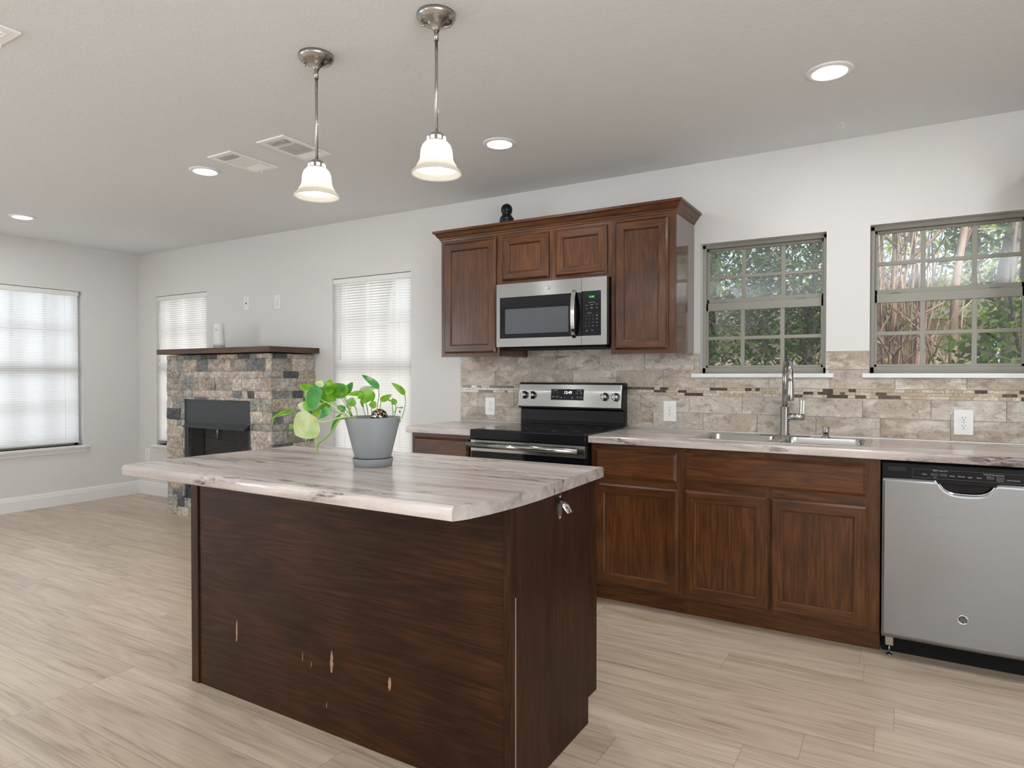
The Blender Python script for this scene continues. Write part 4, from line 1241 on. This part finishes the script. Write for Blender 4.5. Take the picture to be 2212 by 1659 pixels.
vent(-3.000, -2.788, 2.337, 2.677, 'white ceiling vent behind the left pendant rod', 1)
vent(-2.992, -2.782, .825, 1.155, 'white ceiling vent cut off at the upper left corner', 2)
hk = MB(); pts = [(-.272, 3.632, CEIL), (-.272, 3.632, CEIL - .006)]
for k in range(15):
    a = math.radians(110 - 20 * k); pts.append((-.272 + .012 * math.cos(a), 3.632, CEIL - .020 + .012 * math.sin(a)))
hk.tube(pts, .0013, 6); hk.build('ceiling_hook', M_WHITE, label='tiny white hook screwed into the ceiling above the windows', cat='hook')

# ------------------------------------------------------------------ black finial on the cabinets, vase on the mantel
MB().lathe([(.042, 0), (.046, .012), (.040, .030), (.026, .046), (.030, .062), (.046, .082), (.049, .098), (.046, .112), (.0475, .1145), (.045, .118), (.036, .132), (.028, .142), (.034, .152), (.0385, .168), (.0375, .186), (.028, .202), (.014, .2105), (.0001, .212)], (-2.262, 3.72, 2.1655), 36).build('turned_finial', plain('glossy_black_ceramic', (0.006, 0.007, 0.012), 0.10, spec=.25), label='glossy black turned ornament on top of the cabinets', cat='ornament')
vs_ = thing('vase', (-5.155, 3.62, 1.472), 'slim white vase with tan foot on the mantel', 'vase')
def oval(mb, prof, c, n=28, sy=.7):
    vs = []; fs = []
    for r_, z_ in prof:
        for k in range(n):
            a = 2 * math.pi * k / n; vs.append((c[0] + r_ * math.cos(a), c[1] + r_ * sy * math.sin(a), c[2] + z_))
    for i in range(len(prof) - 1):
        for k in range(n): fs.append((i * n + k, i * n + (k + 1) % n, (i + 1) * n + (k + 1) % n, (i + 1) * n + k))
    fs.append(tuple(reversed(range(n)))); fs.append(tuple((len(prof) - 1) * n + k for k in range(n)))
    return mb.add(vs, fs, 0, True)
M_VASE = plain('cream_ceramic', (0.72, 0.71, 0.68), 0.35)
vb = oval(MB(), [(.060, .018), (.0605, .05), (.056, .11), (.0525, .17), (.0525, .222), (.050, .226), (.044, .224), (.044, .05)], (-5.155, 3.62, 1.472)); vbo = vb.build('vase_body', M_VASE, vs_)
oval(MB(), [(.058, 0), (.0605, .006), (.0605, .0185)], (-5.155, 3.62, 1.472)).build('vase_foot', plain('tan_clay', (0.42, 0.33, 0.20), 0.6), vs_)
for z_, r_ in ((.168, .008), (.058, .005)):
    MB().lathe([(r_, 0), (r_, .002), (r_ * .6, .002), (r_ * .6, .0006), (.0001, .0006)], (-5.140, 3.582, 1.472 + z_), 16, (.25, -1, 0)).build('button_detail', plain('grey_glaze', (0.45, 0.45, 0.43), 0.4) if 'grey_glaze' not in bpy.data.materials else bpy.data.materials['grey_glaze'], vbo)

# ------------------------------------------------------------------ fireplace
fpz = thing('fireplace', (-4.99, 3.69, 0), 'split-face stone fireplace against the living room wall', 'fireplace')
FX0, FX1, FYF, FZ = -5.682, -4.298, 3.478, 1.418
core = MB(); OX0, OX1, OZ0, OZ1 = -5.437, -4.541, .163, 1.033
core.box(FX0, FYF, 0, OX0, W, FZ); core.box(OX1, FYF, 0, FX1, W, FZ); core.box(OX0, FYF, OZ1, OX1, W, FZ); core.box(OX0, FYF, 0, OX1, W, OZ0); core.box(OX0, W - .03, OZ0, OX1, W, OZ1)
core.build('masonry_core', plain('stone_mortar', (.17, .155, .14), .9), fpz)
stn = MB()
def hnoise(a, b, c):
    return (math.sin(a * 91.7 + b * 37.3 + c * 11.9) * 43758.5453) % 1.0
def stone(u0, u1, z0, z1, face, depth):
    nu = max(2, int((u1 - u0) / .016)); nz = max(2, int((z1 - z0) / .016))
    vs = []; fs = []
    sd = random.random() * 50
    for i in range(nu + 1):
        for j in range(nz + 1):
            u = u0 + (u1 - u0) * i / nu; z = z0 + (z1 - z0) * j / nz
            ed = min(i, nu - i, j, nz - j)
            d = depth + (random.uniform(-.0035, .0055) if ed > 0 else random.uniform(-.006, -.002)) + .004 * math.sin(u * 31 + sd) * math.sin(z * 43 + sd)
            vs.append((u, z, d))
    n0 = len(vs)
    for i in range(nu):
        for j in range(nz):
            a = i * (nz + 1) + j; fs.append((a, a + nz + 1, a + nz + 2, a + 1))
    ring = [i * (nz + 1) for i in range(nu + 1)] + [nu * (nz + 1) + j for j in range(1, nz + 1)] + [i * (nz + 1) + nz for i in range(nu - 1, -1, -1)] + [j for j in range(nz - 1, 0, -1)]
    b = len(vs)
    for q in ring: vs.append((vs[q][0], vs[q][1], -.004))
    for k in range(len(ring)):
        k2 = (k + 1) % len(ring); fs.append((ring[k], ring[k2], b + k2, b + k))
    if face == 'f': pts = [(u, FYF - d, z) for u, z, d in vs]
    elif face == 'r': pts = [(FX1 + d, u, z) for u, z, d in vs]
    else: pts = [(FX0 - d, u, z) for u, z, d in vs]
    stn.add(pts, fs, 0, False)
rows = []; z = 0.0
hs = (.080, .100, .055, .100, .105, .055, .100, .095, .105, .055, .100, .105, .060, .105, .055, .105, .098)
for h_ in hs:
    if z + h_ > FZ: h_ = FZ - z
    if h_ > .02: rows.append((z, z + h_ - .002)); z += h_
random.seed(23)
for ri, (z0, z1) in enumerate(rows):
    off = random.uniform(0, .1)
    for (lo, hi, face) in ((FX0 - .010, FX1 + .010, 'f'), (FYF + .004, W, 'r'), (FYF + .004, W, 'l')):
        u = lo
        while u < hi - .002:
            w_ = random.choice((.08, .11, .15, .15, .20, .24))
            if hi - (u + w_) < .05: w_ = hi - u
            a, b = u, min(u + w_, hi)
            dep = random.uniform(.008, .016)
            segs = [(a, b, z0, z1)]
            if face == 'f':
                segs = []
                if z1 <= OZ0 or z0 >= OZ1: segs = [(a, b, z0, z1)]
                else:
                    pieces = []
                    if a < OX0: pieces.append((a, min(b, OX0)))
                    if b > OX1: pieces.append((max(a, OX1), b))
                    for p in pieces:
                        if p[1] - p[0] > .004: segs.append((p[0], p[1], z0, z1))
                    if not (a < OX0 and b > OX0) and not (a < OX1 and b > OX1) and a >= OX0 and b <= OX1: segs = []
                    mid0, mid1 = max(a, OX0), min(b, OX1)
                    if mid1 - mid0 > .01:
                        if z1 > OZ1 + .008: segs.append((mid0, mid1, OZ1, z1))
                        if z0 < OZ0 - .008: segs.append((mid0, mid1, z0, OZ0))
            for (p, q, r0, r1) in segs: stone(p, q - .0015, r0, r1, face, dep)
            u += w_
stn.build('stonework', M_STONE, fpz)
# mantel shelf is a thing of its own
mt = MB(); mt.prism([(-5.745, 3.408), (-4.232, 3.408), (-4.232, W), (-5.745, W)], 'z', 1.426, 1.4715); mt.build('mantel_shelf', M_MANTEL, bevel=.004, label='dark brown wooden mantel shelf capping the stone fireplace', cat='shelf')
# firebox
fb = MB(); yb = W - .04
fb.box(OX0, FYF + .004, .835, OX1, FYF + .010, OZ1); fb.box(OX0, FYF + .004, OZ0, OX1, FYF + .010, .262)
fb.box(OX0, FYF + .0045, .262, OX0 + .042, FYF + .012, .835); fb.box(OX1 - .042, FYF + .0045, .262, OX1, FYF + .012, .835)
fbo = fb.build('metal_surround', M_FIREBLK, fpz)
hdm = MB()
xa, xb = OX0 + .035, OX1 - .030
hdm.add([(xa, FYF + .004, .836), (xb, FYF + .004, .836), (xb + .0, FYF - .055, .792), (xa, FYF - .055, .792), (xa, FYF + .004, .790), (xb, FYF + .004, .790)], [(0, 1, 2, 3), (0, 3, 4), (1, 5, 2), (3, 2, 5, 4)])
hdm.build('hood', M_FIREBLK, fbo)
ib = MB()
ib.box(OX0 + .04, yb - .008, .27, OX1 - .04, yb, .83)
ib.build('brick_liner', M_FIREBRICK, fpz)
iw = MB(); iw.add([(OX0 + .04, FYF + .012, .27), (OX0 + .04, FYF + .012, .83), (OX0 + .14, yb - .01, .83), (OX0 + .14, yb - .01, .27)], [(0, 1, 2, 3)]); iw.add([(OX1 - .04, FYF + .012, .27), (OX1 - .04, FYF + .012, .83), (OX1 - .14, yb - .01, .83), (OX1 - .14, yb - .01, .27)], [(0, 1, 2, 3)])
iw.build('firebox_sides', M_FIREBRICK, fpz)
sc = MB()
for (s0, s1) in ((OX0 + .045, OX0 + .24), (OX0 + .24, OX1 - .045)):
    n = 60 if s0 < OX0 + .1 else 90; vs = []
    amp = .012 if s0 < OX0 + .1 else .0015
    for k in range(n + 1):
        x = s0 + (s1 - s0) * k / n; y = FYF + .028 + amp * math.sin(k * .9)
        vs += [(x, y, .275), (x, y, .815)]
    sc.add(vs, [(2 * k, 2 * k + 1, 2 * k + 3, 2 * k + 2) for k in range(n)], 0, True)
sc.build('mesh_curtain', M_SCREEN, fpz, fixn=False)
bd_ = MB(); bd_.box(OX0 + .04, FYF + .012, .262, OX1 - .04, yb - .01, .272); bd_.build('firebox_floor', M_FIREBLK, fpz)
rd = MB(); cx = (OX0 + OX1) / 2 - .02
for s in (-.006, .008): rd.tube([(cx + s, FYF + .018, .82), (cx + s, FYF + .018, .70)], .003, 6)
rd.build('curtain_pulls', M_NICKEL, fpz)

# ------------------------------------------------------------------ potted pothos on the island
PC = Vector((-1.665, 1.795, .914))
pot = thing('potted_plant', PC, 'potted pothos with trailing bright green leaves on the island', 'potted plant')
M_POT = plain('matte_grey_ceramic', (0.235, 0.250, 0.255), 0.5)
pm = MB(); pm.lathe([(.064, .031), (.066, .034), (.082, .100), (.1005, .175), (.1005, .178), (.097, .179), (.094, .176), (.085, .130), (.0001, .130)], PC, 56); pm.build('pot', M_POT, pot)
sm_ = MB(); sm_.lathe([(.066, 0), (.069, .002), (.0735, .027), (.0735, .0295), (.070, .030), (.067, .024), (.0001, .024)], PC, 56); sm_.build('saucer', M_POT, pot)
so = MB(); random.seed(5); so.lathe([(.0001, .170), (.05, .168), (.090, .162)], PC, 40); so.build('soil', paint('potting_soil', (0.045, 0.030, 0.020), 1.0, 160, .95), pot)
cy_, sy_ = math.cos(.5383), math.sin(.5383)
RT = Vector((cy_, sy_, 0)); FW = Vector((-sy_, cy_, 0)); UP = Vector((0, 0, 1))
RIM = PC + UP * .176
def PP(x, y, d=0.0):           # sketch coordinates of the plant, in tenths of a millimetre-ish units around the pot rim
    return RIM + RT * ((x - 1540) * .000262) + UP * ((790 - y) * .000262) - FW * d
def leaf_mat(name, c1, c2, tr, patch=None):
    m = bpy.data.materials.new(name); m.use_nodes = True
    nt = m.node_tree; n = N(nt); b = nt.nodes['Principled BSDF']
    p = n.pos(); f = n.noise(p, 30, 4, 0.6)
    col = n.ramp(f, [(0.38, c1), (0.62, c2)])
    if patch: col = n.mix(n.math('MULTIPLY', n.math('SUBTRACT', n.noise(p, 22, 3, .6), .56), 9.0, clamp=True), col, patch)
    n.link(col, b.inputs['Base Color']); b.inputs['Roughness'].default_value = 0.32
    t = n.node('ShaderNodeBsdfTranslucent'); n.link(n.mix(0.5, col, tr), t.inputs[0])
    mx = n.node('ShaderNodeMixShader'); mx.inputs[0].default_value = 0.3
    n.link(b.outputs[0], mx.inputs[1]); n.link(t.outputs[0], mx.inputs[2]); n.link(mx.outputs[0], nt.nodes['Material Output'].inputs['Surface'])
    return m
LB = leaf_mat('leaf_bright', (0.08, 0.28, 0.010), (0.22, 0.46, 0.022), (0.35, 0.65, 0.03))
LD = leaf_mat('leaf_deep', (0.035, 0.22, 0.04), (0.07, 0.32, 0.05), (0.12, 0.42, 0.05), (0.30, 0.50, 0.22))
LP = leaf_mat('leaf_pale', (0.45, 0.62, 0.30), (0.66, 0.74, 0.48), (0.6, 0.7, 0.35), (0.25, 0.45, 0.12))
LYG = leaf_mat('leaf_variegated', (0.36, 0.52, 0.18), (0.60, 0.68, 0.40), (0.6, 0.65, 0.3), (0.72, 0.55, 0.22))
M_STEM = plain('vine_stem', (0.22, 0.36, 0.07), .5)
M_STEM2 = plain('vine_stem_pale', (0.42, 0.52, 0.18), .5)
def leaf(b, t, w, d0=0.0, d1=0.0, mat=None, roll=0.0, fold=.25, curl=.15):
    B = PP(*b, d0); Tp = PP(*t, d1); ax = Tp - B; L = ax.length; ax.normalize()
    side = ax.cross(-FW).normalized()
    side = (Matrix.Rotation(roll, 3, ax) @ side)
    nrm = side.cross(ax).normalized()
    if nrm.dot(-FW) < 0: nrm = -nrm
    nl, nw = 10, 6; vs = []; fs = []
    for i in range(nl + 1):
        u = i / nl
        wd = w * L * .5 * (1.15 * math.sin(math.pi * min(1, u ** .62)) ** .75) if u < 1 else 0
        for j in range(-nw // 2, nw // 2 + 1):
            v = j / (nw / 2)
            back = -.16 * L * (1 - u) ** 4 * abs(v) ** .9 * min(1.0, w * 1.2)
            p = B + ax * (u * L + back) + side * (wd * v) + nrm * (-(v * v) * wd * fold * 0 + abs(v) * wd * fold - curl * L * (u - .4) ** 2)
            vs.append(p)
    m = nw + 1
    for i in range(nl):
        for j in range(nw): a = i * m + j; fs.append((a, a + 1, a + m + 1, a + m))
    return MB().add(vs, fs, 0, True).build('leaf', mat or LB, pot, fixn=False)
leaves = [
 ((800, 815), (548, 1005), 1.15, .07, .08, LYG, .1), ((750, 405), (530, 348), .58, .02, .02, LB, -.3), ((830, 375), (762, 690), .62, .06, .07, LD, .25),
 ((735, 440), (640, 580), 1.0, .02, .02, LP, .2), ((860, 470), (965, 262), .75, .01, -.01, LB, .5), ((1010, 480), (880, 285), .9, .04, .03, LB, -.3),
 ((1150, 480), (1010, 310), .9, .02, .01, LB, .3), ((1165, 475), (1225, 288), .55, .0, -.03, LD, -.4), ((890, 445), (1085, 545), .7, .05, .05, LB, .3),
 ((960, 600), (785, 670), .5, .02, .03, LB, -.6), ((690, 655), (540, 600), .85, .03, .04, LP, .2), ((470, 690), (175, 782), .30, .03, .05, LB, .9),
 ((515, 880), (385, 945), .45, .02, .02, LB, .4), ((1000, 635), (868, 790), .50, .06, .07, LD, -.4), ((1185, 675), (1088, 622), .75, .04, .05, LD, .2),
 ((1115, 745), (993, 985), .32, .03, .05, LD, .8), ((700, 560), (690, 700), .9, .04, .05, LB, .1), ((820, 690), (720, 800), .6, .03, .03, LB, .2),
 ((900, 330), (800, 300), .8, .05, .06, LYG, .5), ((1060, 400), (1180, 470), .7, .05, .06, LB, .5), ((960, 380), (1100, 360), .5, .06, .07, LB, .9),
 ((1622, 375), (1408, 188), .34, .0, .02, LD, .7), ((1985, 460), (1818, 298), .36, .0, .02, LB, .7), ((1280, 612), (1302, 498), 1.05, .05, .05, LB, .1),
 ((1432, 450), (1218, 462), .34, .02, .04, LB, .5), ((1350, 420), (1570, 372), .42, -.02, -.03, LP, .3), ((1440, 455), (1378, 520), .8, .04, .05, LB, .3),
 ((1560, 440), (1395, 590), .62, .03, .04, LB, .2), ((1545, 440), (1560, 570), .55, .02, .03, LB, -.3), ((1552, 632), (1615, 558), .95, .04, .04, LB, .3),
 ((1672, 545), (1818, 470), .48, .02, .02, LB, .3), ((1862, 598), (1818, 518), .75, .01, .01, LB, .3), ((1800, 560), (1738, 542), .35, .0, .0, LB, .6),
 ((1940, 650), (1980, 645), .6, .02, .02, LB, .3), ((1930, 690), (1935, 725), .7, .02, .02, LD, .3), ((1400, 590), (1430, 650), .5, .01, .02, LB, .3),
 ((930, 520), (900, 400), .8, .03, .03, LB, -.2), ((1040, 360), (960, 480), .8, .055, .065, LB, .4), ((880, 560), (800, 520), .7, .02, .02, LB, .1), ((760, 640), (640, 640), .6, .02, .03, LD, -.3), ((1100, 430), (1140, 330), .7, .03, .02, LD, .2), ((830, 330), (770, 400), .7, .03, .03, LB, .6), ((1480, 520), (1440, 600), .7, .05, .05, LB, .3), ((1350, 470), (1300, 440), .6, .0, .0, LB, .3),
 ((690, 1010), (655, 1105), .35, .05, .05, LYG, .6), ((700, 1020), (715, 1080), .4, .05, .05, LYG, .2)]
for (b, t, w, d0, d1, mt_, roll) in leaves: leaf(b, t, w, d0, d1, mt_, roll)
def stem(pts, r, mat=M_STEM, name='stem'):
    P = [PP(*p) for p in pts]; out = []
    for i in range(len(P) - 1):       # catmull-rom
        p0 = P[max(0, i - 1)]; p1 = P[i]; p2 = P[i + 1]; p3 = P[min(len(P) - 1, i + 2)]
        for k in range(6):
            t = k / 6.0
            out.append(.5 * ((2 * p1) + (p2 - p0) * t + (2 * p0 - 5 * p1 + 4 * p2 - p3) * t * t + (3 * p1 - p0 - 3 * p2 + p3) * t ** 3))
    out.append(P[-1])
    return MB().tube(out, r, 8).build(name, mat, pot)
stem([(1230, 800, .03), (1150, 800, .07), (1070, 935, .08), (960, 1045, .075), (855, 1125, .07), (825, 1200, .06), (818, 1262, .06)], .0034)
stem([(1340, 785, .03), (1230, 770, .06), (1130, 778, .07), (1035, 812, .075), (925, 832, .075), (800, 815, .07)], .0030, M_STEM2)
stem([(835, 1180, .065), (838, 1080, .07), (800, 950, .06), (770, 830, .05)], .0018, M_STEM2)
stem([(822, 1210, .062), (800, 1080, .062), (765, 960, .055), (740, 800, .04)], .0018, M_STEM2)
stem([(1280, 790, .02), (1200, 745, .05), (1080, 650, .055), (980, 580, .055), (890, 540, .05), (760, 420, .02)], .0026, M_STEM2)
for pts in ([(1260, 780, .01), (1210, 640, .03), (1100, 480, .03), (1010, 470, .03)], [(1270, 780, .01), (1220, 620, .02), (1170, 480, .02)], [(1240, 780, .03), (1120, 640, .05), (940, 440, .05), (890, 400, .05)], [(1230, 780, .03), (1130, 720, .05), (1030, 690, .05), (1000, 640, .05)], [(1250, 780, .02), (1180, 560, .02), (1060, 420, .02), (960, 380, .02)], [(1262, 780, .02), (1215, 690, .04), (1185, 670, .04)], [(530, 790, .05), (490, 720, .03), (465, 690, .03)], [(205, 890, .05), (220, 800, .05), (250, 760, .05)], [(1590, 780, .0), (1605, 620, .0), (1625, 500, .0), (1622, 375, .0)], [(1955, 800, .02), (1975, 700, .0), (1998, 580, .0), (1985, 460, .0)], [(1272, 790, .04), (1274, 700, .05), (1282, 610, .05)], [(1480, 790, .03), (1440, 650, .04), (1420, 450, .03)], [(1470, 790, .0), (1468, 700, .0), (1465, 590, .02)], [(1545, 790, .03), (1550, 700, .03), (1545, 560, .03)], [(1352, 790, .03), (1340, 680, .03), (1320, 620, .04)], [(1650, 700, .02), (1662, 620, .02), (1675, 545, .02)], [(1835, 790, .0), (1862, 680, .0), (1862, 598, .01)], [(1830, 780, .01), (1815, 640, .0), (1800, 560, .0)], [(1850, 720, .02), (1890, 650, .02), (1940, 650, .02)], [(1900, 790, .03), (1945, 800, .04), (1950, 845, .04)]):
    stem(pts, .0016)
ball = MB(); bc = PP(1665, 775, .045)
ns = 16; vs = []; fs = []
for i in range(ns + 1):
    th = math.pi * i / ns
    for k in range(2 * ns):
        ph = math.pi * k / ns; vs.append(bc + Vector((math.sin(th) * math.cos(ph), math.sin(th) * math.sin(ph), math.cos(th))) * .0305)
for i in range(ns):
    for k in range(2 * ns): k2 = (k + 1) % (2 * ns); fs.append((i * 2 * ns + k, i * 2 * ns + k2, (i + 1) * 2 * ns + k2, (i + 1) * 2 * ns + k))
ball.add(vs, fs, 0, True)
mm, nt, b = new_mat('broken_mirror_mosaic'); n = N(nt)
vo = n.node('ShaderNodeTexVoronoi'); vo.inputs['Scale'].default_value = 190; n.link(n.pos(), vo.inputs['Vector'])
hsv = n.ramp(n.sep(vo.outputs['Color'])[0], [(0.0, (.01, .01, .01)), (0.35, (.12, .04, .02)), (0.55, (.35, .30, .18)), (0.75, (.05, .06, .05)), (0.9, (.8, .78, .7))], 'CONSTANT')
n.link(hsv, b.inputs['Base Color']); b.inputs['Metallic'].default_value = .5; b.inputs['Roughness'].default_value = .15
ball.build('mosaic_globe', mm, label='glittering dark mosaic ball resting in the plant pot', cat='garden globe')

# ------------------------------------------------------------------ outside: ground, trees, neighbouring house
gm, nt, b = new_mat('leaf_litter_ground'); n = N(nt)
n.link(n.ramp(n.noise(n.pos(), 3, 5, .7), [(.35, (.28, .19, .12)), (.6, (.52, .40, .30))]), b.inputs['Base Color']); b.inputs['Roughness'].default_value = .95
MB().box(-40, W + T + .02, -.35, 40, 45, -.25).build('garden_ground', gm, kind='structure')
def garden_leaf(name, c1, c2):
    m = bpy.data.materials.new(name); m.use_nodes = True
    nt = m.node_tree; n = N(nt); nt.nodes.remove(nt.nodes['Principled BSDF'])
    rnd = n.node('ShaderNodeNewGeometry').outputs['Random Per Island']
    col = n.mix(rnd, c1, c2)
    d = n.node('ShaderNodeBsdfDiffuse'); n.link(col, d.inputs[0]); t = n.node('ShaderNodeBsdfTranslucent'); n.link(col, t.inputs[0])
    mx = n.node('ShaderNodeMixShader'); mx.inputs[0].default_value = .45
    n.link(d.outputs[0], mx.inputs[1]); n.link(t.outputs[0], mx.inputs[2]); n.link(mx.outputs[0], nt.nodes['Material Output'].inputs['Surface'])
    return m
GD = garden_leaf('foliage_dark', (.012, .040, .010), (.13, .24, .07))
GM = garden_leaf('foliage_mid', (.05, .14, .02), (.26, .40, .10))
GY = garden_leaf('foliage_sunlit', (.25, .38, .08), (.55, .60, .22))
def bark_mat(name, c1, c2):
    m, nt, b = new_mat(name); n = N(nt)
    n.link(n.ramp(n.noise(n.vmul(n.pos(), (9, 9, 2.5)), 1, 4, .6), [(.38, c1), (.6, c2)]), b.inputs['Base Color']); b.inputs['Roughness'].default_value = .85
    return m
BK = bark_mat('bark_peach', (.30, .19, .13), (.62, .46, .36))
BD = bark_mat('bark_grey', (.10, .08, .065), (.25, .20, .16))
def crown_leaves(cx, cy, zc, rx, ry, rz, n, size, mat, root, seed):
    rn = random.Random(seed); vs = []; fs = []
    cl = []
    while len(cl) < max(8, n // 80):
        q = (rn.uniform(-1, 1), rn.uniform(-1, 1), rn.uniform(-1, 1))
        if q[0] ** 2 + q[1] ** 2 + q[2] ** 2 < 1: cl.append(q)
    for i in range(n):
        c = rn.choice(cl); p = Vector((cx + rx * (c[0] + rn.uniform(-.24, .24)), cy + ry * (c[1] + rn.uniform(-.24, .24)), zc + rz * (c[2] + rn.uniform(-.24, .24))))
        d = Vector((rn.uniform(-1, 1), rn.uniform(-1, 1), rn.uniform(-1, .5))).normalized(); s = size * rn.uniform(.6, 1.3)
        q = d.cross(Vector((rn.uniform(-1, 1), rn.uniform(-1, 1), rn.uniform(-1, 1)))).normalized()
        b = len(vs); vs += [p, p + d * s * .5 + q * s * .22, p + d * s, p + d * s * .5 - q * s * .22]; fs.append((b, b + 1, b + 2, b + 3))
    return MB().add(vs, fs).build('foliage', mat, root, fixn=False)
def branchy(root, base, top, r0, r1, seed, nb, mat, spread=.8, shoots=0):
    rn = random.Random(seed); mb = MB()
    base = Vector(base); top = Vector(top); pts = []
    for k in range(9):
        t = k / 8; p = base.lerp(top, t) + Vector((rn.uniform(-.05, .05), rn.uniform(-.05, .05), 0)) * (1 if 0 < k < 8 else 0); pts.append(p)
    mb.tube(pts, [r0 + (r1 - r0) * k / 8 for k in range(9)], 8)
    for _ in range(nb):
        t = rn.uniform(.25, .95); s = base.lerp(top, t); d = Vector((rn.uniform(-1, 1) * spread, rn.uniform(-.6, .6) * spread, rn.uniform(.2, 1.0))); L = rn.uniform(.5, 1.6)
        e = s + d * L; m_ = s.lerp(e, .5) + Vector((rn.uniform(-.12, .12), rn.uniform(-.12, .12), rn.uniform(-.1, .1)))
        rr = rn.uniform(.006, .018); mb.tube([s, m_, e], [rr, rr * .7, rr * .35], 5)
        e2 = m_ + Vector((rn.uniform(-.5, .5), rn.uniform(-.3, .3), rn.uniform(.1, .7))); mb.tube([m_, e2], [rr * .5, rr * .2], 4)
    for _ in range(shoots):
        a = rn.uniform(0, 6.28); q = rn.uniform(.02, .22)
        s = base + Vector((q * math.cos(a), q * math.sin(a), rn.uniform(0, 1.2))); e = s + Vector((rn.uniform(-.35, .35), rn.uniform(-.2, .2), rn.uniform(1.5, 3.6)))
        m_ = s.lerp(e, .5) + Vector((rn.uniform(-.1, .1), rn.uniform(-.1, .1), 0)); rr = rn.uniform(.004, .012)
        mb.tube([s, m_, e], [rr, rr * .8, rr * .4], 5)
    return mb.build('trunk', mat, root)
def tree(x, y, label, zc, rx, ry, rz, n, size, leafm, seed, top=None, r0=.06, nb=20, bark=BD, cat='tree', name='tree', shoots=0):
    root = thing(name, (x, y, -.25), label, cat, 'trees and shrubs outside the kitchen windows')
    branchy(root, (x, y, -.25), top or (x + .2, y, zc + rz), r0, r0 * .4, seed, nb, bark, shoots=shoots)
    if n: crown_leaves(x, y, zc, rx, ry, rz, n, size, leafm, root, seed + 1)
    return root
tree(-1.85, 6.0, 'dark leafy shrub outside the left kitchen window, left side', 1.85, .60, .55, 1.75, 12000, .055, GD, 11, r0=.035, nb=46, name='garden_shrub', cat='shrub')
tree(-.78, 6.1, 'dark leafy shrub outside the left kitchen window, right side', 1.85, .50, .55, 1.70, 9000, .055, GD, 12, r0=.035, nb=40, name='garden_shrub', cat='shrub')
tree(-2.2, 8.6, 'sunlit tree seen beyond the shrubs of the left kitchen window', 2.6, 1.3, .8, 2.5, 9000, .09, GM, 13, r0=.10, nb=26)
tree(-.10, 6.7, 'peach barked multi-stem tree at the left of the right kitchen window', 3.2, .30, .3, .7, 700, .06, GM, 14, top=(-.02, 6.7, 4.0), r0=.045, nb=30, bark=BK, shoots=30)
tree(.07, 7.3, 'slender reddish stem among thin upright twigs outside the right window', 3.3, .35, .3, .7, 700, .06, GM, 15, top=(.10, 7.3, 4.2), r0=.035, nb=30, bark=BK, shoots=34)
tree(.27, 6.5, 'leaning peach barked trunk in the middle pane of the right window', 3.3, .35, .3, .6, 250, .08, GM, 16, top=(.56, 6.7, 4.2), r0=.040, nb=14, bark=BK)
tree(.74, 7.1, 'thick grey gnarled trunk in the right pane of the right window', 3.0, .5, .4, 1.1, 1500, .09, GD, 17, top=(.86, 7.1, 4.4), r0=.10, nb=26)
tree(.62, 5.9, 'low bright green bush below the right kitchen window', 1.0, .45, .35, .75, 2600, .075, GM, 18, r0=.02, nb=16, name='garden_shrub', cat='shrub')
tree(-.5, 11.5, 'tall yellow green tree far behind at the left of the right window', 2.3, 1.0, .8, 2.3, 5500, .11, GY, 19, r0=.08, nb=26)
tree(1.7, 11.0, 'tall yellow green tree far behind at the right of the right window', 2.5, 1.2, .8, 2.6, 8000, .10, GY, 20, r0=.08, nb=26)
tree(-4.4, 11.5, 'tall mid green tree far left behind the garden', 2.4, 1.5, .8, 2.4, 4200, .13, GM, 21, r0=.09, nb=26)
hs_ = thing('neighbour_house', (-2.6, 15.5, -.25), 'pale pinkish house glimpsed through the shrubs of the left window', 'house')
MB().box(-9.5, 15, -.25, 1.4, 18, 2.3).build('house_wall', plain('pinkish_siding', (.62, .48, .40), .8), hs_)
MB().prism([(14.6, 2.3), (18.4, 2.3), (16.5, 3.3)], 'x', -9.8, 1.7).build('roof', plain('shingle_roof', (.20, .17, .15), .9), hs_)
